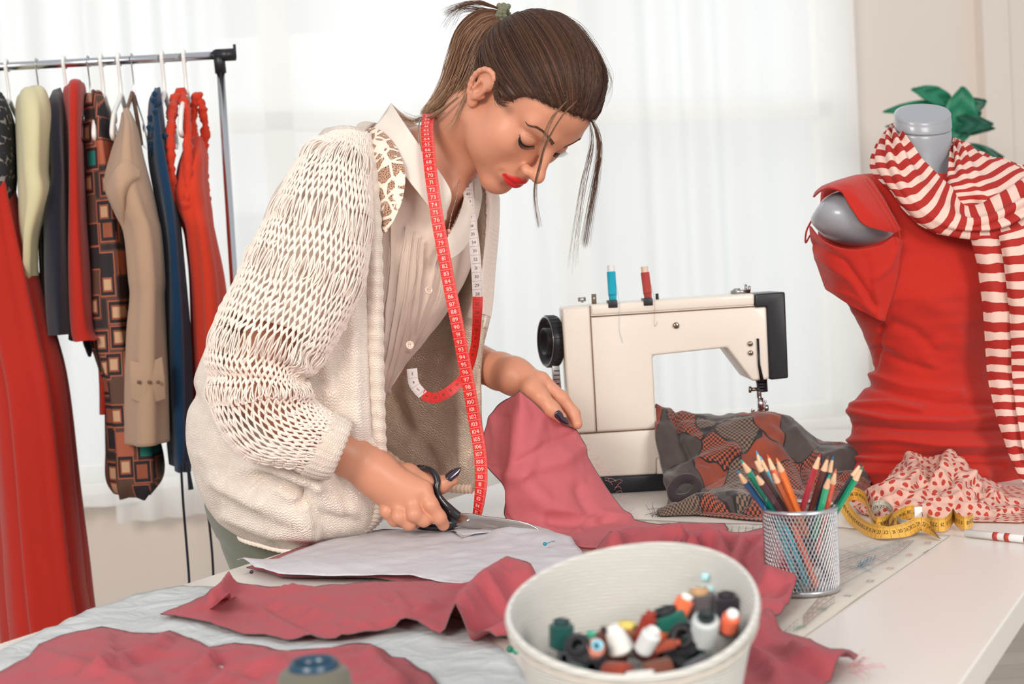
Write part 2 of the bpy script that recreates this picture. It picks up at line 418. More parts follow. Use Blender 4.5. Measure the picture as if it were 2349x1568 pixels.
def hanger(px, py, rot, label, m=PLW, w=.125, r=.0042):
    p = at(px, py+14, YR); z = b0[2]+(b1[2]-b0[2])*(p[0]-b0[0])/(b1[0]-b0[0])
    o = thing('clothes_hanger', label, 'hanger', (p[0],YR,z), 'hangers on the clothes rail')
    a = np.linspace(-.6, math.pi*1.05, 16); hk = [(.013*math.cos(t),0,.013*math.sin(t)) for t in a]; hk = hk+[(-.006,0,-.022),(0,0,-.045),(0,0,-.07)]
    c, s = math.cos(rot), math.sin(rot); Rz = np.array([[c,-s,0],[s,c,0],[0,0,1]])
    v, f = tube(cr(hk, 60) @ Rz.T, r*.8, 8); mesh('hook', v, f, m, o, local=True)
    fr = cr([(0,0,-.068),(.03,0,-.085),(.09,0,-.115),(w,0,-.150),(w,0,-.166),(w-.03,0,-.168),(0,0,-.160),(-w+.03,0,-.168),(-w,0,-.166),(-w,0,-.150),(-.09,0,-.115),(-.03,0,-.085)], 90, True) @ Rz.T
    v, f = tube(fr, r, 8, closed=True); mb = MB().add(v, f)
    for sx in (-1,1):
        q = np.array([(sx*.085,0,-.112),(sx*.085,0,-.130),(sx*.10,0,-.135),(sx*.104,0,-.12)]) @ Rz.T; v, f = tube(cr(q, 14), r*.8, 6); mb.add(v, f)
    mesh('shoulder_frame', np.concatenate(mb.V), mb.F, m, o, local=True); return o
for px,py,rot,lab,m,r in ((15,131,1.66,'white plastic hanger farthest left on the rail',PLW,.0045),(85,138,1.66,'thin silver hanger above the cream blouse',CHROME,.0022),(147,126,1.66,'white plastic hanger above the navy jacket',PLW,.0045),
    (203,132,1.66,'thin wire hanger above the plain red dress',CHROME,.0022),(232,122,1.66,'white plastic hanger above the brown square-patterned dress',PLW,.005),(272,120,1.66,'white plastic hanger right beside the patterned dress hanger',PLW,.005),
    (303,124,1.66,'thin silver hanger holding the tan dress',CHROME,.0018),(372,115,1.66,'white plastic hanger holding the dark blue dress',PLW,.005),(422,112,1.66,'white plastic hanger holding the coral ruffle-strap dress, nearest the pole',PLW,.005)):
    hanger(px, py, rot, lab, m, r=r)
# ---- garments, each hanging edge-on
RED = cloth('coral_red_cloth', (226,66,38), trans=.25); RED2 = cloth('deep_red_cloth', (190,42,28), trans=.2)
NAVY = cloth('navy_cloth', (24,24,38)); BLUE = cloth('petrol_blue_cloth', (8,52,84), trans=.1); CREAM = cloth('cream_cloth', (222,212,170), trans=.2); TAN = cloth('tan_cloth', (186,152,126), trans=.12)
def bigsquares():
    m = mat('nested_square_print', (120,80,60), .85); T = NT(m); b = T.n['Principled BSDF']; tc = T.new('ShaderNodeTexCoord'); mp = T.new('ShaderNodeMapping'); mp.inputs['Scale'].default_value = (1,.0001,.72)
    T.link(tc.outputs['Object'], mp.inputs[0]); vo = T.new('ShaderNodeTexVoronoi', distance='CHEBYCHEV', i_Scale=27.0, i_Randomness=.5); T.link(mp.outputs[0], vo.inputs['Vector'])
    rp = T.new('ShaderNodeValToRGB'); rp.color_ramp.interpolation = 'CONSTANT'; e = rp.color_ramp.elements; e[0].color = lin((198,158,124)); e[1].position = .2; e[1].color = lin((150,82,58))
    for pos, c in ((.27,(40,34,38)),(.40,(170,92,66)),(.45,(92,64,52)),(.52,(50,38,40))): k = e.new(pos); k.color = lin(c)
    T.link(vo.outputs['Distance'], rp.inputs[0]); sp = T.new('ShaderNodeSeparateColor'); T.link(vo.outputs['Color'], sp.inputs[0])
    f1 = T.math('MULTIPLY', T.math('GREATER_THAN', sp.outputs[0], .93), T.math('LESS_THAN', vo.outputs['Distance'], .27)); f2 = T.math('MULTIPLY', T.math('GREATER_THAN', sp.outputs[1], .80), T.math('LESS_THAN', vo.outputs['Distance'], .30))
    T.link(T.mix(f1, T.mix(f2, rp.outputs[0], lin((44,32,34))), lin((16,110,100))), b.inputs['Base Color']); return m
PAT = bigsquares()
m = mat('houndstooth', (30,30,34), .85); T = NT(m); tc = T.new('ShaderNodeTexCoord'); vo = T.new('ShaderNodeTexVoronoi', i_Scale=95.0); T.link(tc.outputs['Object'], vo.inputs['Vector'])
T.link(T.mix(T.math('GREATER_THAN', vo.outputs['Distance'], .70), lin((30,30,36)), lin((128,122,120))), T.n['Principled BSDF'].inputs['Base Color']); HOUND = m
def garment(name, label, rows, m, k=7, amp=.004, Y=YR, hd=.17, p=.8, seed=1, cat='dress', group=None, top=.4, parts=()):
    R = [(l[0],l[1],l[2],l[3],Y+(l[5] if len(l) > 5 else 0),(l[4] if len(l) > 4 else hd)) for l in rows]
    def disp(G, a):
        nv = len(G); t = np.linspace(0,1,nv)[:,None]
        ph = k*a[None]+1.2*np.sin(t*5+seed)+seed
        return amp*(top+(1-top)*t)*(np.sin(ph)+.4*np.sin(ph*1.7+2*t+seed))+.003*vn(G*[9,9,5],1,seed)
    G = loft(R, 96, 90, p, disp); o = loft_obj(name, G, m, solid=0); tag(o, label, cat, group or 'clothes hanging on the rail'); return o
def bumpy(seed, amp=.006, s=90): return lambda G, a: amp*vn(G*s,1,seed)
garment('red_gown', 'long red-orange pleated gown reaching lowest, at the left edge', [(-60,300,4,296,.06),(-60,340,10,345,.14),(-70,520,46,500,.17),(-60,760,120,750,.18),(-30,900,152,890,.2),(-10,1150,180,1140,.22),(0,1330,200,1330,.23),(8,1500,222,1480,.24),(8,1760,245,1760,.25)], RED2, 11, .0085, seed=2)
garment('houndstooth_top', 'black and white houndstooth top with dark hem, at the left edge', [(-70,225,8,222,.07),(-80,290,34,296,.13),(-90,420,38,430,.14),(-95,560,10,560,.14),(-100,640,10,640,.14),(-100,740,26,735,.14),(-100,820,34,800,.14)], HOUND, 5, .004, Y=YR-.02, seed=4, cat='top')
g = garment('cream_blouse', 'cream blouse with a long hanging sleeve, beside the navy jacket', [(52,212,80,202,.03),(40,230,108,222,.12),(38,290,120,290,.17),(42,400,112,400,.18),(45,470,118,455,.18),(48,540,86,540,.16),(50,600,82,600,.13),(54,645,84,632,.10)], CREAM, 5, .004, Y=YR-.04, seed=5, cat='blouse')
G = loft([(84,440,112,440,YR+.02,.05),(86,520,100,520,YR+.02,.06),(90,620,102,620,YR+.02,.06),(96,700,108,700,YR+.02,.05),(104,742,110,740,YR+.02,.03)], 30, 30); loft_obj('sleeve', G, CREAM, g)
garment('navy_jacket', 'dark navy jacket hanging between the cream blouse and the plain red dress', [(118,215,140,205,.04),(108,260,150,255,.13),(106,330,152,330,.17),(110,420,156,420,.17),(96,480,158,480,.18),(100,600,160,600,.18),(106,700,160,700,.18),(112,765,160,762,.18)], NAVY, 4, .004, seed=6, cat='jacket')
rdr = garment('red_dress', 'plain bright red dress between the navy jacket and the patterned dress', [(150,200,186,190,.05),(144,225,196,210,.14),(146,330,196,330,.17),(150,480,200,480,.17),(154,620,206,620,.17),(158,740,216,740,.17),(160,780,240,770,.17)], RED2, 4, .005, seed=7)
G = loft([(214,740,238,740,YR-.05,.02),(222,800,242,800,YR-.05,.02),(227,880,245,880,YR-.05,.02),(228,950,246,948,YR-.05,.02)], 24, 24); loft_obj('sash', G, RED2, rdr)
garment('navy_belt', 'short dark belt tip showing under the navy jacket', [(186,770,218,770,.02),(192,795,214,795,.015),(204,818,208,818,.004)], NAVY, 3, .001, Y=YR+.02, hd=.02, seed=9, cat='belt')
garment('patterned_dress', 'long brown dress printed with nested squares', [(200,222,216,214,.04),(190,240,238,228,.12),(188,330,262,330,.16),(192,480,290,480,.17),(202,620,300,620,.17),(206,760,300,760,.17),(238,880,320,880,.18),(244,1010,362,1000,.18),(245,1085,372,1075,.18),(262,1118,345,1118,.16)], PAT, 8, .006, Y=YR+.03, seed=10)
g = garment('tan_dress', 'tan sleeveless dress with draped collar and flap pocket', [(282,262,292,252,.05),(276,300,314,300,.12),(256,360,330,370,.15),(240,430,348,440,.16),(262,490,360,500,.16),(284,540,368,540,.16),(294,640,376,640,.16),(298,680,374,680,.16),(290,760,378,760,.17),(286,880,384,880,.18),(290,1006,388,996,.18)], TAN, 6, .004, Y=YR-.08, seed=11)
G = patch([[(242,425,2.70),(262,392,2.66),(290,368,2.66),(322,392,2.68)],[(250,452,2.68),(272,430,2.645),(296,415,2.65),(318,408,2.67)],[(272,488,2.68),(282,470,2.66),(288,452,2.67),(300,420,2.70)],[(284,515,2.70),(288,500,2.69),(286,480,2.69),(284,468,2.70)]], 24, 24); patch_obj('draped_collar', G, TAN, g, solid=.003)
G = patch([[(298,826,2.655),(335,832,2.645),(372,818,2.655)],[(300,870,2.648),(336,880,2.638),(378,868,2.65)],[(302,915,2.655),(338,925,2.64),(380,915,2.655)]], 16, 16); patch_obj('pocket', G, TAN, g, solid=.004)
for px in (318,342,362):
    q = at(px, 876, 2.632); v, f = lathe([(0,-.002),(.0035,-.002),(.0035,.001),(0,.002)], 12, q, zto((0,-1,0))); mesh('button', v, f, mat('tan_button',(120,92,74),.4), g)
for pts in ([(287,262,2.8),(296,236,2.84),(303,212,2.88)],[(324,330,2.78),(316,280,2.84),(304,212,2.88)]):
    v, f = tube(cr([at(*q) for q in pts], 12), .004, 6); mesh('strap', v, f, mat('brown_strap',(120,84,66),.7), g)
g = garment('blue_dress', 'long dark petrol blue dress with cords hanging from the hem', [(352,216,366,205,.05),(344,240,372,240,.10),(340,310,382,310,.13),(342,380,398,390,.15),(356,460,408,460,.16),(372,560,418,560,.16),(378,700,430,700,.17),(382,860,438,860,.17),(388,1000,440,1000,.18),(394,1060,436,1066,.15)], BLUE, 5, .004, Y=YR-.02, seed=12)
for i in range(26):
    a = RNG.random(); q = at(345+30*a+6*math.sin(i), 215+150*RNG.random(), YR-.12-.02*RNG.random()); v, f = lathe([(0,-.006),(.007,-.002),(.007,.002),(0,.006)], 7, q, zto(RNG.normal(size=3)))
    if i == 0: mb = MB()
    mb.add(v, f)
mb.out('ruffle_trim', BLUE, g)
for pts, tip in (([(415,1062,2.72),(420,1150,2.72),(428,1250,2.72),(434,1332,2.72),(436,1420,2.72)],0),([(470,1100,2.80),(478,1180,2.80),(486,1260,2.80),(490,1330,2.80),(492,1400,2.8)],0),([(430,1060,2.70),(434,1090,2.70),(438,1122,2.70)],1)):
    v, f = tube(cr([at(*q) for q in pts], 24), (.0026 if not tip else np.linspace(.002,.0055,24)), 6); mesh('hanging_cord', v, f, NAVY, g)
g = garment('coral_dress', 'bright coral red dress with ruffled straps, nearest the rail pole', [(428,322,462,318,.06),(410,370,474,365,.12),(400,420,474,415,.14),(391,455,478,448,.15),(398,485,484,485,.15),(420,520,488,520,.16),(428,560,496,560,.16),(436,640,512,640,.16),(440,760,522,740,.17),(446,900,530,880,.17),(450,1040,540,1040,.17)], RED, 6, .005, seed=13)
for pts in ([(396,470,2.78),(392,400,2.76),(392,300,2.78),(398,240,2.84),(414,212,2.88),(424,240,2.84),(430,330,2.78),(432,440,2.76),(426,480,2.76)],[(470,470,2.86),(468,380,2.88),(470,300,2.90),(462,240,2.9),(450,222,2.9),(444,260,2.9),(442,330,2.88)]):
    P = cr([at(*q) for q in pts], 110); r = .0085+.004*vn(P*160,1,3); v, f = tube(P, r, 10); v = v+.0035*np.stack([vn(v*170,1,k) for k in (1,2,3)],1); mesh('ruffled_strap', v, f, RED, g)
# ================================================================ plant on its pedestal, behind the dress form
LEAF = mat('dark_green_leaf', (24,92,72), .38, noise=.3, nscale=30); LEAF2 = mat('mid_green_leaf', (36,130,96), .4, noise=.25, nscale=30)
pc = at(2185,420,4.55); pl = thing('potted_plant', 'green leafy artificial plant by the wall behind the dress form', 'plant', (pc[0],4.55,0))
v, f = lathe([(0,.62),(.09,.62),(.12,.84),(.125,.86),(.105,.86),(.10,.82),(0,.82)], 28, (pc[0],4.55,0)); mesh('pot', v, f, WHITE, pl)
v, f = box(pc[0]-.16,pc[0]+.16,4.39,4.71,0,.62); mesh('pedestal', v, f, WHITE, pl, smooth=False, bevel=.004)
def leaf(base, tip, wpx, m, curl=.03, side=(0,-1,0)):
    A = at(*base); B = at(*tip); L = np.linalg.norm(B-A); d = (B-A)/L; s = np.cross(d, np.array(side,float)); s /= np.linalg.norm(s); n = np.cross(s, d)
    nv, nu = 16, 9; w = wpx*4.5/FPX/2; G = np.zeros((nv,nu,3))
    for i in range(nv):
        t = i/(nv-1); ww = w*(math.sin(math.pi*min(1,t*.93+.05)**.85))**.8
        for k in range(nu):
            u = (k-4)/4; G[i,k] = A+d*L*t+s*ww*u+n*(abs(u)*ww*.35+.004*math.sin(t*18+abs(u)*5))+np.array([0,0,-curl*t*t])
    return G
for base, tip, w, m in (((2190,330,4.5),(2208,176,4.45),80,LEAF2),((2182,238,4.5),(2090,182,4.4),40,LEAF2),((2178,250,4.5),(2025,234,4.42),34,LEAF2),((2180,300,4.5),(2030,268,4.5),24,LEAF),((2180,270,4.5),(2262,208,4.45),50,LEAF),
    ((2182,290,4.5),(2278,262,4.4),44,LEAF),((2185,310,4.5),(2282,272,4.45),26,LEAF),((2190,345,4.5),(2302,338,4.4),34,LEAF),((2190,360,4.5),(2245,398,4.4),40,LEAF),((2185,300,4.5),(2250,236,4.55),34,LEAF),((2150,275,4.5),(2110,236,4.4),32,LEAF2)):
    G = leaf(base, tip, w, m); patch_obj('leaf', G, m, pl, solid=.0015)
mb = MB()
for x,y in ((2195,250),(2185,300),(2200,330),(2180,360)): v, f = tube(cr([[pc[0],4.55,.83],(at(2188,500,4.55)+[0.01,0,0]),at(x,y,4.52)], 12), .004, 6); mb.add(v, f)
mb.out('stem', LEAF, pl)
# ================================================================ sewing machine (seen from behind, handwheel on the left)
YM = 2.38
ENAM = mat('cream_enamel', (226,216,204), .38, noise=.03, nscale=14, bump=.12, bscale=700, coat=.2)
GROOVE = mat('seam_shadow_gap', (120,84,62), .8); SCREW = mat('screw_metal', (150,138,122), .3, metal=1)
sm = thing('sewing_machine', 'cream enamelled sewing machine with black end cover and handwheel on the table', 'sewing machine', (*at(1450,1100,YM)[:2], .75))
def face(px, Y): return np.array([at(x,y,Y) for x,y in px])
def slab(name, px, Y, dep, m, parent, bevel=.004, dx=0):
    P = face(px, Y); Q = P+np.array([dx,dep,0]); V, F = prism(P, Q); F[0] = F[0]; return mesh(name, V, F, m, parent, smooth=True, bevel=bevel)
slab('arm_and_column', [(1288,706),(1731,676),(1731,704),(1759,702),(1766,870),(1726,874),(1668,797),(1497,815),(1506,983),(1307,995)], YM, .125, ENAM, sm, .005)
slab('top_lid', [(1355,699),(1731,673),(1731,700),(1356,724)], YM-.002, .129, ENAM, sm, .004)
slab('column_base', [(1307,997),(1511,983),(1519,1050),(1507,1052),(1507,1088),(1312,1098)], YM-.003, .135, ENAM, sm, .004)
slab('end_cover', [(1732,674),(1801,669),(1809,867),(1767,871),(1760,703),(1732,705)], YM-.003, .131, BLACKP, sm, .003)
slab('rubber_base', [(1330,1096),(1536,1086),(1537,1126),(1334,1136)], YM-.006, .15, BLACKP, sm, .004)
v, f = box(at(1500,1000,YM)[0], at(1812,1000,YM)[0], YM, YM+.14, .757, .842); mesh('machine_bed', v, f, ENAM, sm, smooth=True, bevel=.006)
for a, b in (((1353,700),(1369,991)),((1356,726),(1731,702)),((1307,996),(1508,983))):
    A = at(*a,YM-.0025); B = at(*b,YM-.0025); v, f = tube([A,B], .0009, 6); mesh('seam', v, f, GROOVE, sm)
def wheel():
    c = at(1276,782,YM+.062); R = zto((-1,-.32,.03))
    v, f = lathe([(0,-.004),(.037,-.004),(.0435,0),(.0445,.003),(.0445,.018),(.043,.020),(.040,.020),(.038,.012),(.0235,.010),(.0235,.022),(.0215,.023),(.0195,.022),(.019,.012),(0,.012)], 48, c, R); mesh('handwheel', v, f, BLACKP, sm)
    mb = MB()
    for k in range(28):
        a = k/28*2*math.pi; o = R @ np.array([.0445*math.cos(a), .0445*math.sin(a), .0105]); v, f = tube([c+o-R[:,2]*.007, c+o+R[:,2]*.007], .0009, 5); mb.add(v, f)
    mb.out('wheel_ribs', BLACKP, sm); v, f = lathe([(.0415,.0202),(.0430,.0206),(.0430,.0202)], 48, c, R); mesh('wheel_rim_line', v, f, STEEL, sm)
wheel()
def screw(px, py, r, Y=YM-.003, m=SCREW):
    c = at(px,py,Y); v, f = lathe([(0,.0018),(r*.7,.0016),(r,.0006),(r,-.002)], 20, c, zto((0,-1,0))); o = mesh('screw', v, f, m, sm)
    d = np.array([math.cos(2.2),0,math.sin(2.2)])*r*.9; w = np.array([-d[2],0,d[0]])*.16; q = c+[0,-.0021,0]
    v, f = prism(np.array([q-d-w,q+d-w,q+d+w,q-d+w]), np.array([q-d-w,q+d-w,q+d+w,q-d+w])+[0,.0006,0]); mesh('screw_slot', v, f, BLACKP, o, smooth=False)
screw(1551,746,.0052); screw(1721,788,.0042); screw(1722,809,.0042)
slab('lever_slot', [(1736,776),(1741,776),(1744,835),(1752,872),(1744,874),(1739,838)], YM-.0035, .002, BLACKP, sm, 0)
q = lambda x,y,Y=YM+.03: at(x,y,Y)
v, f = tube([q(1739,868),q(1743,925)], .0042, 12); mesh('needle_bar', v, f, CHROME, sm)
v, f = tube([q(1750,868),q(1752,898)], .0072, 12); mesh('needle_clamp', v, f, BLACKP, sm)
for y in (874,881,888,895): v, f = tube([q(1737,y,YM+.022),q(1758,y-1,YM+.022)], .0022, 8); mesh('clamp_ridge', v, f, BLACKP, sm)
v, f = tube([q(1722,893),q(1740,892)], .0032, 10); mb = MB().add(v, f); v, f = tube([q(1718,893),q(1723,893)], .0055, 12); mb.add(v, f); mb.out('thumb_screw', SCREW, sm)
v, f = tube([q(1744,912,YM+.026),q(1746,940,YM+.026)], .0055, 12); mb = MB().add(v, f); v, f = tube(cr([q(1728,938),q(1727,944),q(1736,951),q(1748,950),q(1756,948)], 20), .0032, 8); mb.add(v, f)
v, f = tube(cr([q(1740,948),q(1742,934),q(1752,928),q(1756,918)], 12), .0022, 8); mb.add(v, f); mb.out('presser_foot', CHROME, sm)
v, f = lathe([(0,-.003),(.0055,-.003),(.0055,.003),(0,.003)], 14, q(1758,935), zto((1,0,0))); mesh('foot_screw', v, f, STEEL, sm)
# things on the machine top
v, f = tube([at(1363,697,YM+.06),at(1362,674,YM+.06)], .0042, 12); mesh('spindle', v, f, SCREW, sm)
v, f = tube([at(1336,694,YM+.06),at(1335,684,YM+.06)], .002, 8); mb = MB().add(v, f); v, f = box(*(lambda p:(p[0]-.006,p[0]+.007,p[1]-.003,p[1]+.003,p[2]-.003,p[2]+.004))(at(1334,687,YM+.06))); mb.add(v, f); mb.out('thread_guide', STEEL, sm)
v, f = tube([at(1508,690,YM+.06),at(1507,673,YM+.06)], .0028, 10); mesh('black_pin', v, f, BLACKP, sm)
c = at(1690,669,YM+.06); v, f = box(c[0]-.010,c[0]+.022,c[1]-.008,c[1]+.008,c[2]-.003,c[2]+.003); mb = MB().add(v, f); v, f = lathe([(0,.006),(.006,.006),(.0065,.002),(.0065,0)], 16, c+[0,0,0]); mb.add(v, f)
for dx, h in ((.014,.012),(.020,.009)): v, f = box(c[0]+dx,c[0]+dx+.003,c[1]-.006,c[1]+.006,c[2],c[2]+h); mb.add(v, f)
mb.out('tension_guide', STEEL, sm)
slab('stitch_plate', [(1266,838),(1283,838),(1288,893),(1270,893)], YM+.04, .05, STEEL, sm, .001)
for y in (850,860,870,880): v, f = tube([at(1270,y,YM+.038),at(1284,y,YM+.038)], .0008, 5); mesh('plate_mark', v, f, BLACKP, sm)
for px,py,pxt,pyt,col,core,lab in ((1406,691,1401,609,(30,178,206),(236,236,236),'cyan thread spool standing on the sewing machine'),(1487,686,1478,612,(188,74,68),(226,204,182),'red thread spool standing on the sewing machine')):
    A = at(px,py,YM+.03); B = at(pxt,pyt,YM+.03); d = (B-A)/np.linalg.norm(B-A); L = np.linalg.norm(B-A)
    v, f = slabv = prism(face([(px-11,py-2),(px+10,py-3),(px+11,py+14),(px-10,py+15)], YM-.004), face([(px-11,py-2),(px+10,py-3),(px+11,py+14),(px-10,py+15)], YM-.004)+[0,.045,0]); mesh('spool_holder', v, f, BLACKP, sm, bevel=.001)
    o = thing('thread_spool', lab, 'thread spool', A, 'spools on the sewing machine')
    prof = [(.0062,0),(.0066,L*.12),(.0072,L*.2)]+[(.0073+.0002*(k%2),L*(.2+.62*k/40)) for k in range(41)]+[(.0066,L*.84)]
    v, f = lathe(prof, 20, A, zto(d), True); mesh('thread', v, f, cloth('thread_%d'%px, col, weave=4000), o)
    v, f = lathe([(.0035,-.004),(.0062,-.002),(.0062,L),(.0058,L+.001),(.0035,L)], 20, A, zto(d)); mesh('core', v, f, mat('core_%d'%px, core, .5), o)
    pts = [A+d*L*.5+[.007,0,0], at(px+14,py+2,YM-.004), at(px+14,py+60,YM-.003), at(px+22,py+ (95 if px<1450 else 50),YM-.002)]; v, f = tube(cr(pts, 24), .00022, 4); mesh('loose_thread', v, f, MATS['thread_%d'%px], o)
# ================================================================ dress form with red dress and striped scarf
YD = 2.38
GREY = mat('grey_dress_form', (150,152,158), .30, noise=.06, nscale=8, bump=.08, bscale=500, coat=.25)
cx = lambda y: 2118+(y-300)*.05
df = thing('dress_form', 'grey half-body dress form standing on the table', 'mannequin', (at(2150,1000,YD)[0],YD,.75))
rows = [(cx(y)-w,y,cx(y)+w,y,YD,h) for y,w,h in ((262,64,.046),(275,66,.048),(292,66,.048),(297,62,.045),(303,65,.047),(350,62,.045),(392,60,.045),(412,72,.05),(425,120,.06),(440,195,.065),(470,240,.08),(560,215,.09),(700,150,.09),(830,128,.075),(960,160,.09),(1040,175,.095),(1082,185,.10))]
def tilt(G, a): return 0*G[...,0]
G = loft(rows, 64, 160, .95)
for i in range(len(G)):
    z = G[i].mean(0)[2]; k = np.clip((z-at(2118,400,YD)[2])/(at(2118,262,YD)[2]-at(2118,400,YD)[2]), 0, 1); G[i,:,2] += (G[i,:,1]-YD)*.42*k
loft_obj('torso', G, GREY, df)
P = G[0]; c_ = P.mean(0); D_ = np.stack([c_+(P-c_)*k+[0,0,h] for k, h in ((1.02,-.004),(1.03,0),(.99,.003),(.9,.0035),(.5,.0045),(.02,.005))]); loft_obj('neck_top', D_, GREY, df, cap=(False,True))
# shoulder stump
S = loft([(1872,486,1876,482,2.31,.004),(1860,500,1890,455,2.305,.035),(1868,520,1930,436,2.30,.055),(1900,548,1985,440,2.30,.068),(1960,570,2030,470,2.31,.07),(2030,575,2070,500,2.33,.06)], 48, 40); loft_obj('shoulder_cap', S, GREY, df)
DR = cloth('red_dress_jersey', (184,38,26), weave=1600, trans=0, noise=.03, sheen=.15)
rows = []
for y,L,h,c in ((402,1975,.055,0),(428,1893,.072,0),(480,1880,.088,0),(540,1876,.112,0),(600,1890,.128,0),(660,1900,.136,0),(700,1946,.132,0),(760,1976,.118,0),(830,2003,.106,0),(870,1996,.106,0),(925,1960,.118,0),(962,1951,.126,0),(1010,1954,.130,0),(1045,1940,.134,0),(1090,1952,.134,0),(1128,1966,.134,0)):
    c = cx(y)+3; rows.append((L,y,2*c-L,y,YD-.004,h))
FD = [([(1955,945),(2040,962),(2180,968),(2300,955)],0.0102,9),([(1960,975),(2060,985),(2200,990),(2330,985)],-0.0102,8),([(1950,1010),(2050,1005),(2150,1020),(2300,1022)],0.0102,10),([(1945,1035),(2040,1042),(2180,1048),(2349,1040)],-0.0085,8),
      ([(1990,880),(2060,905),(2160,925),(2300,925)],-0.0068,9),([(2000,860),(2080,885),(2200,900)],0.0068,10),([(2010,800),(2080,835),(2150,850)],-0.0051,10),([(2150,850),(2120,820),(2160,780)],0.0051,14),([(1970,1080),(2100,1085),(2260,1090)],0.0085,12),([(1960,1060),(2100,1066),(2300,1066)],-0.0068,8),
      ([(2026,735),(2012,820),(2006,850)],-0.0051,5),([(2130,690),(2190,740),(2200,790)],0.0051,26),([(2035,735),(2100,760),(2140,800)],-0.0051,12),([(2060,560),(2050,640),(2028,735)],0.0102,10),([(1960,930),(2040,925),(2110,940)],0.0085,9)]
G = loft(rows, 260, 300, 1.0, lambda G,a: .0022*vn(G*[12,12,45],1,4)+.0015*vn(G*[20,20,90],1,5), FD)
# neckline: open the top down to the scarf
rd = loft_obj('red_dress', G, DR, cap=(False,False)); tag(rd, 'sleeveless red jersey dress fitted on the grey dress form', 'dress')
G = patch([[(1866,452,2.315),(1888,436,2.255),(1928,441,2.225),(1953,478,2.215),(1985,517,2.215),(2052,534,2.235)],[(1872,440,2.325),(1905,424,2.27),(1950,424,2.24),(1978,462,2.225),(2012,500,2.222),(2060,530,2.236)],[(1886,428,2.34),(1930,412,2.315),(1985,403,2.30),(2020,445,2.265),(2045,490,2.245),(2066,528,2.24)]], 40, 16, folds=[([(1900,432),(1960,450),(2000,500)],.002,6)])
patch_obj('shoulder_strap', G, DR, rd, solid=.003)
G = patch([[(1858,518,2.315),(1893,556,2.25),(1955,573,2.225),(2020,562,2.225),(2052,543,2.232),(2066,556,2.238)],[(1866,575,2.32),(1905,610,2.26),(1960,632,2.235),(2015,640,2.23),(2048,640,2.235),(2056,640,2.24)],[(1892,655,2.33),(1925,682,2.28),(1962,705,2.255),(1998,722,2.245),(2020,734,2.242),(2028,736,2.242)]], 60, 40,
    folds=[([(1880,590),(1950,640),(2015,730)],.004,8),([(1870,560),(1940,600),(2010,700)],-.005,7),([(2058,560),(2040,610),(2005,640),(2018,728)],.005,7),([(1985,590),(2000,650)],-.003,8),([(1900,660),(1960,680),(2005,715)],.003,6)])
patch_obj('open_side_panel', G, DR, rd, solid=.003)
v, f = tube(cr([at(1862,505,2.33),at(1850,530,2.32),at(1848,556,2.32),at(1858,540,2.33)], 24), .0016, 6); mesh('hanging_loop', v, f, DR, rd)
v, f = tube(cr([at(1987,409,2.262),at(2030,470,2.226),at(2062,530,2.222),at(2062,560,2.222)], 24), .0009, 5); mesh('seam', v, f, DR, rd)
# striped scarf
m = mat('striped_scarf_voile', (190,50,40), .8, trans=.25); T = NT(m); b = T.n['Principled BSDF']; uv = T.new('ShaderNodeUVMap', uv_map='UVMap'); sp = T.new('ShaderNodeSeparateXYZ'); T.link(uv.outputs[0], sp.inputs[0])
ns = T.new('ShaderNodeTexNoise', i_Scale=2.0); T.link(uv.outputs[0], ns.inputs['Vector']); h = T.math('FRACT', T.math('ADD', sp.outputs[1], T.math('MULTIPLY', ns.outputs[0], .35)))
c = T.mix(T.math('GREATER_THAN', h, .5), lin((186,44,36)), lin((244,214,200))); T.link(c, b.inputs['Base Color']); trn = [n for n in T.n if n.type == 'BSDF_TRANSLUCENT'][0]; T.link(c, trn.inputs[0]); STR = m
sc = thing('striped_scarf', 'red and white striped scarf looped round the dress form neck', 'scarf', (at(2150,600,2.3)[0],2.3,1.0))
def scarf(name, ctrl, nu, nv, pairs, fold=.004, k=5, seed=1):
    def disp(G):
        u = np.linspace(0,1,G.shape[1])[None]; v = np.linspace(0,1,G.shape[0])[:,None]
        return fold*(np.sin(u*k*6.28+1.5*np.sin(v*4+seed))*(.6+.4*np.sin(v*9)))+.002*vn(G*40,1,seed)
    G = patch(ctrl, nu, nv, disp=disp); patch_obj(name, G, STR, sc, solid=.0012, uv=grid_uv(nv, nu, 1, pairs))
scarf('right_strand', [[(2184,322,2.40),(2184,316,2.42),(2190,318,2.44),(2196,326,2.44)],[(2178,370,2.33),(2196,352,2.34),(2216,340,2.37),(2240,345,2.42)],[(2172,412,2.30),(2205,395,2.29),(2240,385,2.31),(2290,362,2.36)],[(2180,440,2.275),(2230,432,2.26),(2275,425,2.27),(2345,385,2.33)],[(2190,470,2.27),(2260,470,2.255),(2310,470,2.25),(2390,410,2.31)],[(2230,500,2.27),(2290,505,2.255),(2350,510,2.25),(2420,460,2.29)]], 60, 90, 10, .004, 4, 2)
scarf('front_loop', [[(2056,284,2.43),(2050,284,2.43),(2045,288,2.43),(2042,296,2.43)],[(2075,312,2.335),(2048,318,2.33),(2026,326,2.34),(2012,340,2.38)],[(2112,365,2.305),(2075,385,2.275),(2030,385,2.285),(2001,388,2.35)],[(2150,400,2.285),(2115,440,2.24),(2075,455,2.24),(2042,438,2.28)],[(2182,428,2.275),(2170,480,2.222),(2145,512,2.218),(2112,518,2.24)],[(2215,470,2.27),(2230,505,2.21),(2225,530,2.205),(2215,548,2.225)],[(2290,440,2.27),(2305,480,2.205),(2315,515,2.20),(2325,543,2.22)],[(2350,400,2.30),(2385,430,2.24),(2405,460,2.23),(2425,480,2.25)]], 60, 130, 15, .005, 4, 1)
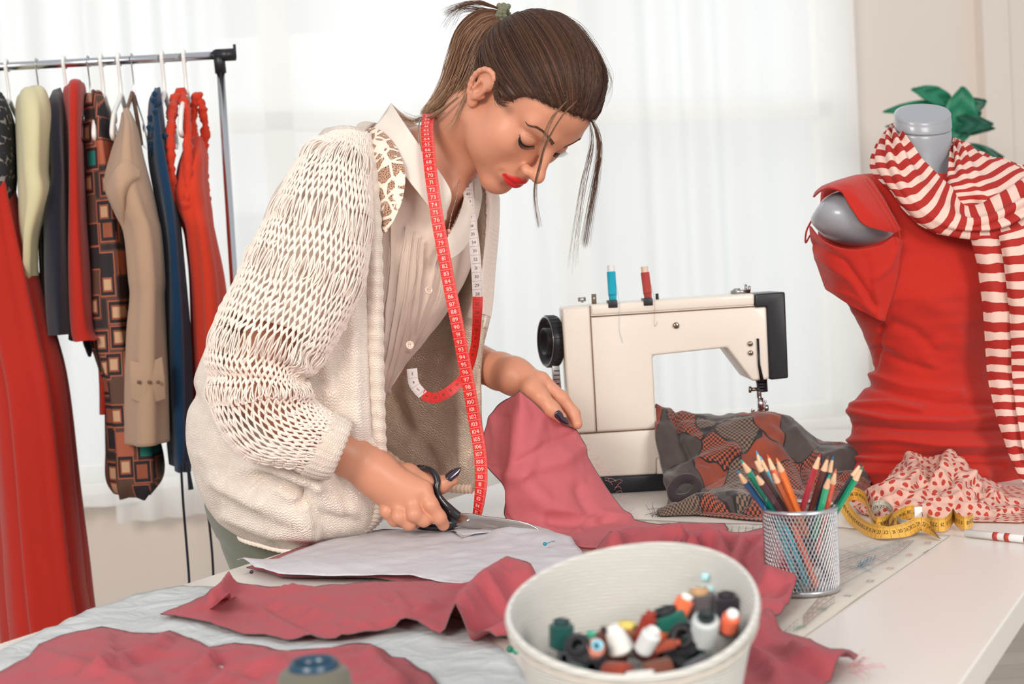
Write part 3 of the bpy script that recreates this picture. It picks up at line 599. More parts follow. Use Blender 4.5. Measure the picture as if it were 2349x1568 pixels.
scarf('shoulder_drape', [[(2230,372,2.44),(2236,385,2.36),(2300,440,2.29)],[(2290,366,2.44),(2300,385,2.36),(2340,430,2.29)],[(2350,382,2.44),(2370,400,2.36),(2390,450,2.29)],[(2420,410,2.44),(2420,430,2.36),(2430,470,2.29)]], 40, 50, 6, .005, 3, 5)
scarf('hanging_tail', [[(2226,540,2.225),(2262,540,2.205),(2300,540,2.21)],[(2246,640,2.222),(2280,640,2.202),(2322,640,2.206)],[(2258,760,2.225),(2290,760,2.21),(2330,760,2.213)],[(2264,860,2.238),(2295,860,2.222),(2336,860,2.225)],[(2284,950,2.225),(2312,950,2.21),(2350,950,2.213)],[(2314,1040,2.215),(2340,1040,2.205),(2375,1040,2.207)],[(2348,1108,2.21),(2370,1112,2.205),(2400,1112,2.207)]], 30, 130, 16, .002, 1, 3)
scarf('hanging_tail', [[(2290,535,2.20),(2340,520,2.185),(2400,500,2.20)],[(2306,640,2.198),(2355,640,2.18),(2410,640,2.195)],[(2318,760,2.205),(2365,760,2.19),(2420,760,2.205)],[(2322,860,2.216),(2372,860,2.20),(2430,860,2.216)],[(2334,950,2.205),(2380,950,2.19),(2440,950,2.20)],[(2352,1060,2.20),(2395,1060,2.19),(2440,1060,2.20)]], 40, 130, 16, .004, 2, 4)
# ================================================================ cloth on the machine bed
m = mat('brown_patchwork_print', (90,60,50), .9, sheen=.2); T = NT(m); b = T.n['Principled BSDF']; uv = T.new('ShaderNodeUVMap', uv_map='UVMap'); ns = T.new('ShaderNodeTexNoise', i_Scale=5.0); T.link(uv.outputs[0], ns.inputs['Vector'])
va = T.new('ShaderNodeVectorMath', operation='ADD'); sca = T.new('ShaderNodeVectorMath', operation='SCALE'); sca.inputs['Scale'].default_value = .22; T.link(ns.outputs[1], sca.inputs[0]); T.link(uv.outputs[0], va.inputs[0]); T.link(sca.outputs[0], va.inputs[1])
vo = T.new('ShaderNodeTexVoronoi', i_Scale=6.0); T.link(va.outputs[0], vo.inputs['Vector']); sp = T.new('ShaderNodeSeparateColor'); T.link(vo.outputs['Color'], sp.inputs[0])
vb = T.new('ShaderNodeTexVoronoi', feature='DISTANCE_TO_EDGE', i_Scale=6.0); T.link(va.outputs[0], vb.inputs['Vector'])
ck = T.new('ShaderNodeTexChecker', i_Scale=130.0); T.link(uv.outputs[0], ck.inputs['Vector'])
n2 = T.new('ShaderNodeTexNoise', i_Scale=11.0, i_Detail=4.0); T.link(uv.outputs[0], n2.inputs['Vector'])
ora = T.mix(n2.outputs[0], lin((96,42,32)), lin((160,72,46))); dk = T.mix(n2.outputs[0], lin((40,36,40)), lin((88,76,70))); chk = T.mix(ck.outputs[1], lin((44,32,34)), lin((158,76,50))); chg = T.mix(ck.outputs[1], lin((52,46,46)), lin((124,98,80)))
c = T.mix(T.math('GREATER_THAN', sp.outputs[0], .26), dk, ora); c = T.mix(T.math('GREATER_THAN', sp.outputs[0], .52), c, chk); c = T.mix(T.math('GREATER_THAN', sp.outputs[0], .86), c, chg); c = T.mix(T.math('LESS_THAN', vb.outputs[0], .018), c, lin((30,26,30)))
T.link(c, b.inputs['Base Color']); n3 = T.new('ShaderNodeTexNoise', i_Scale=300.0); T.link(uv.outputs[0], n3.inputs['Vector']); bp = T.new('ShaderNodeBump', i_Strength=.4, i_Distance=.001); T.link(n3.outputs[0], bp.inputs['Height']); T.link(bp.outputs[0], b.inputs['Normal']); PATCH = m
pf = thing('printed_cloth', 'brown and rust patchwork-print cloth heaped over the sewing machine bed', 'fabric', (at(1750,1150,2.2)[0],2.2,.75))
ctrl = [[(1508,935,2.52),(1560,950,2.53),(1640,958,2.53),(1740,956,2.53),(1805,965,2.53),(1870,1010,2.50),(1930,1045,2.48),(1965,1060,2.47)],
 [(1504,928,2.42),(1552,946,2.41),(1640,956,2.38),(1740,952,2.38),(1812,958,2.40),(1880,1010,2.40),(1935,1022,2.40),(1990,1045,2.40)],
 [(1508,1000,2.36),(1556,1000,2.34),(1640,1010,2.31),(1740,1005,2.31),(1830,1020,2.33),(1895,1032,2.33),(1950,1050,2.34),(1996,1072,2.34)],
 [(1520,1080,2.33),(1560,1075,2.30),(1640,1070,2.27),(1740,1080,2.26),(1830,1080,2.27),(1900,1078,2.28),(1960,1090,2.28),(2000,1098,2.29)],
 [(1536,1140,2.22),(1590,1110,2.22),(1650,1118,2.19),(1740,1130,2.17),(1830,1125,2.19),(1900,1115,2.22),(1960,1112,2.24),(1995,1112,2.26)],
 [(1508,1186,2.135),(1580,1150,2.13),(1650,1160,2.10),(1750,1168,2.06),(1840,1160,2.09),(1910,1145,2.16),(1965,1132,2.21),(1992,1126,2.24)],
 [(1510,1188,2.128),(1580,1193,2.115),(1650,1199,2.08),(1750,1203,2.03),(1840,1185,2.06),(1910,1158,2.145),(1965,1140,2.19),(1990,1132,2.225)]]
FO = [([(1545,1130),(1575,1085),(1640,1050),(1680,1045)],.016,17),([(1560,1145),(1600,1110),(1660,1080)],-.012,10),([(1510,985),(1528,1040),(1545,1130)],.012,12),([(1548,950),(1556,1010),(1575,1060)],-.014,10),([(1600,1010),(1680,1000),(1760,1030)],.006,20),([(1520,1185),(1600,1150),(1680,1145),(1760,1160)],.012,12),
      ([(1600,1170),(1680,1165),(1750,1180)],-.008,8),([(1880,1060),(1940,1040),(1990,1060)],.012,14),([(1860,1100),(1930,1095),(1990,1090)],.010,10),([(1870,1080),(1940,1075),(1990,1075)],-.010,8),([(1820,990),(1860,1040),(1890,1090)],.009,12),([(1800,1010),(1830,1060),(1850,1110)],-.008,10),([(1680,1030),(1720,1080),(1700,1120)],.008,16)]
G = patch(ctrl, 190, 150, folds=FO, disp=lambda G: .006*vn(G*24,1,3)+.003*vn(G*60,1,9)); G[...,2] = np.maximum(G[...,2], .7535)
patch_obj('draped_cloth', G, PATCH, pf, solid=.0016, uv=grid_uv(150,190,1.0,.66))
# rolled lip at the left and loose threads
P = cr([at(1506,932,2.40),at(1530,935,2.385),at(1548,955,2.375),at(1552,985,2.37)], 20); mb = MB()
v, f = tube(cr([at(1542,1120,2.16),at(1548,1142,2.15),at(1580,1140,2.15),at(1600,1115,2.16),at(1585,1098,2.17),at(1560,1100,2.17)], 40, True), .008, 10, closed=True); mesh('rolled_edge', v, f, PATCH, pf)
for k in range(14):
    p = at(1510+RNG.random()*10, 1180+RNG.random()*6, 2.13); v, f = tube([p, p+RNG.normal(size=3)*.006+[-.006,0,.004], p+RNG.normal(size=3)*.008+[-.012,0,.006]], .00025, 4); mb.add(v, f)
mb.out('frayed_threads', PATCH, pf)
# ================================================================ polka-dot scarf
m = mat('polka_dot_chiffon', (240,190,172), .75, trans=.35); T = NT(m); b = T.n['Principled BSDF']; uv = T.new('ShaderNodeUVMap', uv_map='UVMap'); vo = T.new('ShaderNodeTexVoronoi', i_Scale=1.0, i_Randomness=.35, voronoi_dimensions='2D'); T.link(uv.outputs[0], vo.inputs['Vector'])
c = T.mix(T.math('LESS_THAN', vo.outputs['Distance'], .27), lin((240,200,184)), lin((206,74,56))); T.link(c, b.inputs['Base Color']); T.link(c, [n for n in T.n if n.type == 'BSDF_TRANSLUCENT'][0].inputs[0]); DOT = m
ctrl = [[(2050,1095,2.24),(2088,1046,2.23),(2130,1052,2.23),(2185,1037,2.23),(2228,1075,2.23),(2280,1110,2.22),(2340,1140,2.20)],
 [(2005,1118,2.16),(2080,1075,2.13),(2130,1088,2.12),(2190,1070,2.12),(2240,1105,2.13),(2290,1128,2.14),(2370,1150,2.15)],
 [(1972,1140,2.12),(2040,1108,2.06),(2120,1130,2.04),(2200,1118,2.04),(2260,1136,2.06),(2320,1150,2.07),(2410,1165,2.08)],
 [(1958,1160,2.08),(2020,1160,2.02),(2110,1158,2.0),(2200,1160,2.0),(2280,1168,2.0),(2340,1175,2.0),(2430,1180,2.02)],
 [(1985,1178,2.04),(2030,1192,1.98),(2110,1196,1.955),(2200,1200,1.945),(2280,1206,1.93),(2349,1212,1.915),(2440,1214,1.92)]]
FO = [([(2088,1050),(2100,1090),(2060,1130)],.010,10),([(2180,1040),(2160,1090),(2100,1130),(2030,1150)],.010,11),([(2140,1060),(2130,1110),(2060,1150)],-.010,9),([(2200,1060),(2230,1110),(2290,1140)],.008,10),([(2190,1090),(2150,1130),(2090,1170)],-.008,8),([(2100,1160),(2200,1150),(2330,1180)],.010,10),([(2000,1130),(2060,1110)],.008,8),([(2120,1180),(2220,1180),(2349,1195)],-.005,7),([(2230,1090),(2190,1130),(2200,1160)],.008,9),([(1985,1150),(2040,1135),(2080,1120)],-.008,8),([(2260,1120),(2240,1150),(2300,1175)],-.008,8)]
G = patch(ctrl, 170, 130, folds=FO, disp=lambda G: .007*vn(G*32,1,12)+.004*vn(G*80,1,13)); G[...,2] = np.maximum(G[...,2], .753)
o = patch_obj('polka_dot_scarf', G, DOT, uv=arc_uv(G)/1.45, solid=.001); tag(o, 'sheer pale pink scarf with red polka dots crumpled on the table', 'scarf')
# ================================================================ papers on the table
def paperm(name, col, rough, trans, bump, alpha=0.0):
    m = mat(name, col, rough, noise=.03, nscale=12, trans=trans); T = NT(m); b = T.n['Principled BSDF']; tc = T.new('ShaderNodeTexCoord')
    n = T.new('ShaderNodeTexNoise', i_Scale=22.0, i_Detail=6.0, i_Distortion=1.5); T.link(tc.outputs['Object'], n.inputs['Vector'])
    bp = T.new('ShaderNodeBump', i_Strength=bump, i_Distance=.01); T.link(n.outputs[0], bp.inputs['Height']); T.link(bp.outputs[0], b.inputs['Normal'])
    if alpha:
        out = T.n['Material Output']; src = out.inputs[0].links[0].from_socket; tp = T.new('ShaderNodeBsdfTransparent'); mx = T.new('ShaderNodeMixShader', i_0=alpha)
        T.link(src, mx.inputs[1]); T.link(tp.outputs[0], mx.inputs[2]); T.link(mx.outputs[0], out.inputs[0])
    return m
PAPER = paperm('pattern_paper', (216,206,194), .7, .1, .12); TRACE = paperm('tracing_paper', (226,230,230), .45, .2, .5, .12); TISSUE = paperm('pattern_tissue', (234,232,236), .6, .3, .22, .06)
OUT1 = [(1180,1200),(1330,1188),(1480,1193),(1600,1199),(1750,1203),(1900,1210),(2060,1222),(2180,1229),(2100,1284),(1980,1366),(1842,1464),(1790,1500),(1650,1640),(1250,1500),(1050,1420),(795,1365),(860,1328),(1000,1280)]
V, F = flat_cloth(OUT1, lambda x,y,e: .0012+.0012*np.clip(vn(np.stack([x*9,y*9,0*x],-1),1,3),0,1), .016)
ps = mesh('pattern_sheet', V, F, PAPER, solid=.0003); tag(ps, 'printed sewing pattern sheet with multi-size lines spread under the cloth', 'paper sheet')
inks = {'b': mat('teal_ink', (40,150,180), .6), 'r': mat('rust_ink', (176,78,48), .6), 'k': mat('black_ink', (44,42,44), .6), 'g': mat('green_ink', (60,140,110), .6)}
ink = {k: MB() for k in inks}
def line(pts, c, w=.0008, dash=0, z=.7532):
    P = cr([onz(x,y,z) for x,y in pts], max(8, len(pts)*8)) if len(pts) > 2 else np.linspace(onz(*pts[0],z), onz(*pts[1],z), 14)
    T = np.gradient(P, axis=0); S = np.stack([-T[:,1],T[:,0],0*T[:,0]],1); S /= np.linalg.norm(S,axis=1,keepdims=True); V = np.stack([P-S*w/2,P+S*w/2],1).reshape(-1,3)
    F = [(2*i,2*i+2,2*i+3,2*i+1) for i in range(len(P)-1) if not (dash and i%3 == 2)]; ink[c].add(V, F)
def ptext(s, px, py, h, c, ang, z=.7534):
    v, f = text2d(s, h); a = math.radians(ang); R = np.array([[math.cos(a),-math.sin(a)],[math.sin(a),math.cos(a)]]); q = onz(px,py,z); ink[c].add(np.column_stack([v@R.T+q[:2], np.full(len(v), z)]), f)
# grid-like size lines right of the cup
for k in range(9): line([(1924,1262+k*7),(2000,1240+k*5),(2100-k*6,1238+k*6)], 'r' if k%4 == 0 else 'k', .0005, k%2)
for k in range(10): line([(1930-k*2,1340-k*7),(1985-k*3,1310-k*5),(2060-k*4,1268-k*2),(2096-k*4,1238)], 'kbrk'[k%4], .0006, k%3 == 1)
for k in range(5): line([(1948+k*9,1300-k*2),(1962+k*9,1305-k*3),(1976+k*8,1284-k*3)], 'b', .0007)
line([(1925,1288),(2018,1255)], 'b', .001); line([(1925,1300),(2036,1290)], 'r', .0007); line([(1925,1258),(2036,1288)], 'r', .0007); line([(2000,1310),(1975,1296),(1990,1284)], 'b', .0011)
for k in range(7): line([(1842,1438-k*4),(1880,1405-k*6),(1915,1380-k*7)], 'kr'[k%2], .0006, k%2)
for k in range(5): line([(1790,1492-k*9),(1830,1455-k*9)], 'kg'[k%2], .0006, 1)
# strip seen behind the pink cloth
for k in range(4): line([(1462,1197+k*3),(1540,1207+k*4),(1640,1212+k*4)], 'rkrb'[k], .0006)
for x in (1552,1563,1574): line([(x,1200),(x+5,1212)], 'b', .0012)
line([(1578,1200),(1586,1214)], 'b', .003); line([(1668,1216),(1672,1206),(1752,1212)], 'b', .0012)
for k in range(6): line([(1668,1218+k*6),(1700,1211+k*6),(1752,1214+k*5)], 'kr'[k%2], .0006)
for k in range(5): line([(1680+k*16,1206),(1672+k*16,1250)], 'k', .0005)
# strip between the pieces at the left
for k in range(7): line([(795,1358-k*2),(850,1350-k*3),(945,1344-k*2)], 'kgrkrbk'[k], .0006, k%2)
for k in range(6): line([(815+k*22,1362),(800+k*24,1340)], 'kr'[k%2], .0005)
line([(860,1338),(930,1346)], 'b', .0014)
for s,x,y,c in (('25',2128,1243,'r'),('24',2086,1271,'r'),('23',2042,1302,'r'),('22',1996,1331,'k'),('21',1944,1365,'g')): ptext(s, x, y, .0075, c, 62)
ptext('20½', 1889, 1394, .0070, 'g', 62); ptext('19-19½', 1835, 1437, .0065, 'g', 62); line([(2118,1268),(2131,1260)], 'k', .0008)
pm = MB()
for j, k in enumerate(ink): pm.add(np.concatenate(ink[k].V), ink[k].F, j)
pm.out('printed_pattern', [inks[k] for k in ink], ps, smooth=False)
OUT2 = [(-90,1545),(60,1474),(200,1410),(308,1373),(420,1352),(700,1370),(950,1400),(1080,1440),(1150,1500),(1230,1580),(1300,1680),(700,1750),(-200,1800)]
V, F = flat_cloth(OUT2, lambda x,y,e: .0042+.0028*np.abs(vn(np.stack([x*14+y*9,y*22-x*6,0*x],-1),1,5))+.0016*vn(np.stack([x*40,y*60,0*x],-1),1,6), .012)
o = mesh('tracing_paper_sheet', V, F, TRACE, solid=.0003); tag(o, 'large wrinkled bluish tracing paper sheet across the left of the table', 'paper sheet')
# ================================================================ rose pink cloth pieces
PINK = cloth('rose_pink_cloth', (190,88,96), weave=2600, trans=.15, noise=.04, sheen=.1); PINK_LIT = cloth('rose_pink_cloth_lit', (224,122,130), weave=2600, trans=.38, noise=.04, sheen=.1); HEM = mat('dark_cut_edge', (96,84,84), .9)  # raised sheet gets a lighter copy of the same pink, its brightness painted in
def edge_line(V, F, parent, m=HEM, r=.0007):
    from collections import Counter
    c = Counter(); 
    for f in F:
        for a, b in zip(f, f[1:]+f[:1]): c[(min(a,b),max(a,b))] += 1
    nxt = {}
    for (a,b), n in c.items():
        if n == 1: nxt.setdefault(a,[]).append(b); nxt.setdefault(b,[]).append(a)
    mb = MB(); seen = set()
    for s in list(nxt):
        if s in seen: continue
        path = [s]; seen.add(s)
        while True:
            k = [q for q in nxt[path[-1]] if q not in seen]
            if not k: break
            path.append(k[0]); seen.add(k[0])
        if len(path) > 8: v, f = tube(np.array([V[i] for i in path]), r, 4, closed=True); mb.add(v, f)
    mb.out('cut_edge', m, parent)
def wr(seed, a=.004, s=12, b=.0015): 
    return lambda x,y,e: .0065+np.clip(e/.03,.25,1)*(1.2*a*(vn(np.stack([x*s+y*s*.6,y*s*1.4,0*x],-1),1,seed)*.7+.3)+3.2*b*(1-np.abs(vn(np.stack([x*s*1.6+y*9,y*s*2.2-x*12,0*x],-1),1,seed+1)))**4+.0022*(1-np.abs(vn(np.stack([x*26-y*22,y*30,0*x],-1),1,seed+5)))**5)+.002*np.abs(vn(np.stack([x*34,y*34,0*x],-1),1,seed+2))
O2 = [(370,1430),(470,1390),(513,1356),(528,1352),(560,1362),(620,1367),(700,1368),(800,1360),(900,1354),(1000,1355),(1080,1355),(1140,1345),(1180,1360),(1250,1380),(1250,1450),(1165,1490),(1140,1500),(1080,1495),(1050,1475),(1010,1480),(960,1460),(880,1475),(800,1488),(660,1490),(610,1478),(560,1475),(470,1445)]
V, F = flat_cloth(O2, wr(11,.008,9), .006); V[:,2] += .003
Q = proj(V); V[:,2] += .030*np.exp(-(pdist(Q,[(1215,1350),(1165,1335),(1110,1370),(1060,1420),(1050,1455)])/22)**2)-.012*np.exp(-(pdist(Q,[(1200,1380),(1140,1410),(1080,1450)])/14)**2)+.012*np.exp(-(pdist(Q,[(1040,1470),(1100,1480),(1180,1440)])/12)**2)+.020*np.exp(-(pdist(Q,[(528,1345),(508,1375),(485,1390)])/9)**2)
for a, b, c in (([(700,1395),(780,1420),(850,1440)],.006,9),([(590,1400),(660,1440),(720,1470)],.005,10),([(900,1365),(930,1400),(920,1450)],.006,10),([(790,1455),(860,1460),(950,1440)],.005,8),([(640,1380),(760,1430),(800,1480)],.003,10),([(860,1370),(900,1420),(1000,1440)],.004,12),([(700,1440),(620,1400)],-.003,10),([(980,1380),(930,1440)],.003,9)): V[:,2] += b*np.exp(-(pdist(Q,a)/c)**2)
o = mesh('pink_cloth_piece', V, F, PINK, solid=.0008); tag(o, 'long cut rose pink cloth piece with crumpled end beside the basket', 'fabric', 'cut rose pink cloth pieces'); edge_line(V, [list(f) for f in F], o)
G = patch([[onz(476,1400,.757),onz(512,1372,.757),onz(545,1364,.757)],[onz(490,1390,.776),onz(512,1372,.78),onz(538,1368,.770)],[onz(508,1374,.785),onz(520,1366,.79),onz(526,1376,.772)],[onz(519,1362,.79),onz(527,1358,.80),onz(530,1368,.785)]], 16, 24, world=True); patch_obj('turned_corner', G, PINK, o, solid=.0008)
O3 = [(-60,1600),(-30,1575),(20,1555),(75,1520),(90,1500),(180,1467),(235,1457),(300,1468),(370,1472),(390,1465),(440,1482),(480,1503),(540,1492),(580,1496),(640,1510),(760,1503),(800,1493),(850,1493),(880,1510),(900,1528),(930,1530),(985,1570),(1060,1660),(900,1760),(300,1800),(-200,1760)]
V, F = flat_cloth(O3, wr(21,.011,8,.002), .008); Q = proj(V)
for a, b, c in (([(375,1470),(330,1500),(240,1530)],.010,12),([(480,1505),(470,1530),(420,1560)],.010,12),([(640,1512),(560,1540),(500,1568)],.008,12),([(90,1505),(180,1530),(300,1568)],.008,13),([(850,1500),(880,1540),(920,1568)],.010,12),([(240,1465),(250,1500),(230,1540)],.007,12),([(500,1520),(520,1540),(600,1550)],-.007,9)): V[:,2] += b*np.exp(-(pdist(Q,a)/c)**2)
o = mesh('pink_cloth_piece', V, F, PINK, solid=.0008); tag(o, 'rose pink cloth piece lying at the bottom left table corner under the thread cone', 'fabric', 'cut rose pink cloth pieces'); edge_line(V, [list(f) for f in F], o)
O0 = [(566,1311),(640,1282),(655,1276),(760,1240),(880,1222),(1000,1222),(1046,1240),(1070,1243),(1180,1222),(1300,1252),(1345,1292),(1255,1352),(1130,1362),(950,1349),(915,1345),(870,1338),(740,1333),(640,1330)]
V, F = flat_cloth(O0, lambda x,y,e: .006+.002*vn(np.stack([x*20,y*20,0*x],-1),1,2), .010); o = mesh('pink_cloth_piece', V, F, PINK, solid=.0008); tag(o, 'rose pink cloth layer showing as a thin edge beneath the white pattern tissue', 'fabric', 'cut rose pink cloth pieces'); edge_line(V, [list(f) for f in F], o)
# white pattern tissue pinned over it
OT = [(543,1289),(562,1290),(640,1283),(760,1240),(800,1232),(880,1218),(1000,1215),(1030,1222),(1062,1242),(1130,1219),(1185,1206),(1245,1222),(1310,1240),(1330,1262),(1352,1292),(1290,1320),(1250,1346),(1210,1352),(1120,1350),(1020,1340),(940,1328),(830,1326),(740,1328),(640,1324),(585,1312),(566,1300)]
V, F = flat_cloth(OT, lambda x,y,e: .0035+.004*np.clip(e/.05,0,1)+.003*np.clip(vn(np.stack([x*8-y*5,y*14,0*x],-1),1,31),-.3,1)+.0012*vn(np.stack([x*50,y*50,0*x],-1),1,32), .007, z=.760)
Q = proj(V); V[:,2] += .005*np.exp(-(pdist(Q,[(1140,1225),(1185,1212),(1260,1235)])/16)**2)+.006*np.exp(-(pdist(Q,[(560,1292),(600,1300)])/12)**2)
ts = mesh('pattern_tissue', V, F, TISSUE, solid=.0003); tag(ts, 'white tissue pattern piece being cut by the scissors', 'paper pattern')
Vx, Fx = flat_cloth([(1030,1218),(1080,1212),(1150,1218),(1130,1226),(1062,1232)], lambda x,y,e: .004+0*x, .006, z=.766); mesh('cut_flap', Vx, Fx, TISSUE, ts, solid=.0003)
def pin(px, py, dx, dy, col, label, z=.7745, r=.0026):
    a = onz(px,py,z); b = onz(px+dx,py+dy,z); o = thing('dressmaking_pin', label, 'pin', a); v, f = lathe([(.00001,-r)]+[(r*math.cos(t),r*math.sin(t)) for t in np.linspace(-1.4,1.4,9)]+[(.00001,r)], 14, a); mesh('pin_head', v, f, mat('pin_%d'%px, col, .2), o)
    v, f = tube([a, b], .0005, 6); mesh('needle', v, f, STEEL if px < 1000 else mat('pin_%d'%px, col, .2), o)
pin(1250,1247,22,-7,(0,138,158),'teal pin standing in the white pattern tissue by the scissors tip'); pin(577,1311,-16,6,(58,36,70),'dark purple pin at the left tip of the white pattern tissue', .772)
pin(1170,1488,-8,3,(0,120,92),'green pin head on the crumpled pink cloth touching the basket, left one', .785, .0035); pin(1184,1492,-8,3,(10,150,120),'green pin head on the crumpled pink cloth touching the basket, right one', .785, .0035)
# ---- the large pink sheet held up by the person, running on over the table
O1 = [(1340,1292),(1372,1270),(1400,1232),(1470,1232),(1500,1222),(1560,1210),(1620,1214),(1663,1213),(1671,1228),(1668,1240),(1700,1236),(1757,1224),(1775,1240),(1800,1290),(1828,1340),(1833,1372),(1824,1400),(1790,1436),(1768,1452),(1800,1470),(1850,1485),(1905,1508),(1950,1515),(1968,1526),(1960,1545),(1925,1560),(1900,1580),(1840,1660),(1700,1760),(1640,1600),(1700,1470),(1500,1400),(1400,1330)]
V, F = flat_cloth(O1, wr(41,.006,11,.002), .006)
Q = proj(V)
for a, b, c in (([(1400,1262),(1450,1245),(1500,1248),(1560,1238)],.022,14),([(1430,1268),(1500,1262),(1600,1250)],-.008,8),([(1590,1270),(1620,1255),(1650,1262),(1660,1290)],.026,13),([(1602,1282),(1625,1270)],-.016,7),([(1760,1260),(1740,1290),(1760,1340),(1820,1360)],.022,15),([(1700,1260),(1690,1300),(1700,1340)],.014,14),([(1650,1230),(1700,1245),(1760,1240)],.008,12),
    ([(1790,1430),(1760,1448),(1740,1470)],.014,10),([(1820,1500),(1880,1530),(1945,1530)],.014,14),([(1840,1525),(1880,1548),(1930,1552)],-.008,7),([(1740,1400),(1790,1400),(1820,1380)],.012,13),([(1780,1540),(1720,1500),(1760,1450)],.010,16),([(1500,1290),(1560,1280),(1600,1300)],.010,14)): V[:,2] += b*np.exp(-(pdist(Q,a)/c)**2)
V[:,2] = np.maximum(V[:,2], .7555)
hs = mesh('held_pink_cloth', V, F, PINK, solid=.0008, origin=(.1,1.9,.75)); tag(hs, 'large rose pink cloth lifted by one hand and bunched between basket and pencil cup', 'fabric'); edge_line(V, [list(f) for f in F], hs)
ctrl = [[(1184,900,2.115),(1186,898,2.10),(1192,895,2.085),(1215,914,2.085),(1250,946,2.09),(1290,975,2.095)],
 [(1136,934,2.15),(1160,938,2.13),(1190,942,2.065),(1232,966,2.075),(1282,992,2.10),(1324,988,2.12)],
 [(1107,998,2.17),(1142,1005,2.13),(1180,1008,2.05),(1240,1030,2.06),(1300,1035,2.09),(1350,1046,2.13)],
 [(1112,1060,2.17),(1140,1070,2.13),(1167,1086,2.045),(1240,1090,2.05),(1320,1090,2.08),(1378,1096,2.13)],
 [(1163,1125,2.06),(1165,1126,2.055),(1168,1128,2.045),(1250,1140,2.03),(1340,1142,2.06),(1412,1146,2.11)],
 [(1161,1186,2.06),(1170,1187,2.055),(1185,1188,2.045),(1260,1196,2.02),(1355,1194,2.045),(1452,1194,2.075)],
 [(1215,1222,2.02),(1235,1224,2.01),(1255,1228,1.995),(1310,1240,1.97),(1385,1230,1.985),(1495,1213,2.035)],
 [(1310,1262,1.915),(1325,1268,1.90),(1345,1275,1.885),(1375,1277,1.88),(1425,1262,1.90),(1540,1218,2.01)]]
G = patch(ctrl, 120, 170, folds=[([(1170,1090),(1290,1060),(1345,1020)],.005,16),([(1200,1100),(1260,1160),(1360,1190)],.008,22),([(1330,1120),(1350,1180),(1400,1210)],-.008,16),([(1130,960),(1140,1010),(1130,1060)],.005,10),([(1160,960),(1158,1030),(1150,1075)],-.006,9),([(1260,1190),(1330,1200),(1400,1240)],-.009,13),([(1240,960),(1230,1020),(1200,1090)],.004,16),([(1310,1000),(1250,1020),(1190,1060)],-.004,9),([(1330,1215),(1380,1180),(1440,1190)],.007,12)], disp=lambda G: .003*vn(G*20,1,7)+.0010*vn(G*60,1,8))
G[...,2] = np.maximum(G[...,2], .757); patch_obj('raised_part', G, PINK_LIT, hs, solid=0); mb = MB()
for L in (G[:,0],G[:,-1],G[0]): v, f = tube(L, .0009, 4); mb.add(v, f)
mb.out('cut_edge', HEM, hs)
G = patch([[(1480,1226,2.0),(1500,1222,2.0),(1520,1216,2.01)],[(1455,1219,2.02),(1490,1210,2.02),(1530,1203,2.03)],[(1448,1214,2.03),(1490,1204,2.04),(1537,1199,2.05)]], 20, 12); patch_obj('turned_corner', G, PINK, hs, solid=.0008)
mb = MB()
for k in range(40):
    t = RNG.random(); a = at(1290+170*t, 975+220*t**1.1, 2.11)+RNG.normal(size=3)*.002; d = np.array([.008,-.003,.003])+RNG.normal(size=3)*.004; v, f = tube(cr([a,a+d,a+d*1.3+[0,0,-.004]],6), .00018, 4); mb.add(v, f)
mb.out('frayed_threads', mat('pale_fray', (206,150,150), .8), hs); mb = MB()
for k in range(30): a = onz(1945+25*RNG.random(),1520+25*RNG.random(),.765); d = np.array([.008,-.003,.004])+RNG.normal(size=3)*.006; v, f = tube(cr([a,a+d,a+d*1.3+[0,0,-.003]],6), .00025, 4); mb.add(v, f)
mb.out('frayed_threads', mat('pale_fray', (206,150,150), .8), hs)
# ================================================================ scissors
BLADE = mat('polished_blade', (176,170,164), .2, metal=1, noise=.15, nscale=60); WORN = mat('worn_black_lacquer', (22,22,28), .25, coat=.5)
T = NT(WORN); tc = T.new('ShaderNodeTexCoord'); ns = T.new('ShaderNodeTexNoise', i_Scale=190.0, i_Detail=5.0); T.link(tc.outputs['Object'], ns.inputs['Vector']); k = T.math('GREATER_THAN', ns.outputs[0], .66); b = T.n['Principled BSDF']
T.link(T.mix(k, lin((22,22,28)), lin((190,184,176))), b.inputs['Base Color']); T.link(k, b.inputs['Metallic'])
YS = 2.0
ss = thing('scissors', 'steel tailor scissors with worn black handles cutting the pattern tissue', 'scissors', at(1072,1193,YS))
def blade(name, px, Ys, th, parent, m=BLADE, bev=.0012):
    P = np.array([at(x,y,Y) for (x,y),Y in zip(px,Ys)]); V, F = prism(P-[0,th/2,0], P+[0,th/2,0]); return mesh(name, V, F, m, parent, smooth=True, bevel=bev)
px = [(1036,1180),(1060,1176),(1090,1178),(1112,1183),(1150,1187),(1190,1193),(1215,1200),(1232,1209),(1246,1221),(1225,1221),(1190,1217),(1150,1213),(1112,1209),(1092,1211),(1040,1204)]
blade('upper_blade', px, [YS-(x-1040)/200*.045 for x,_ in px], .0035, ss)
px = [(1040,1192),(1075,1195),(1120,1207),(1180,1214),(1226,1223),(1200,1226),(1150,1228),(1110,1224),(1066,1209),(1046,1206)]
blade('lower_blade', px, [YS+.005-(x-1040)/200*.03 for x,_ in px], .003, ss)
px = [(1092,1180),(1095,1181),(1093,1211),(1090,1211)]; blade('blade_shoulder', px, [YS-.0085]*4, .0015, ss, SCREW, 0)
v, f = lathe([(0,.005),(.0045,.0045),(.005,.003),(.0075,.0025),(.0082,.0012),(.0082,-.001)], 6, at(1073,1193,YS-.003), zto((0,-1,0))); mesh('pivot_nut', v, f, SCREW, ss, smooth=False, bevel=.0006)
v, f = lathe([(0,.004),(.002,.0038),(.0026,.003),(.0026,.000)], 12, at(1073,1193,YS-.0075), zto((0,-1,0))); mesh('pivot_pin', v, f, STEEL, ss)
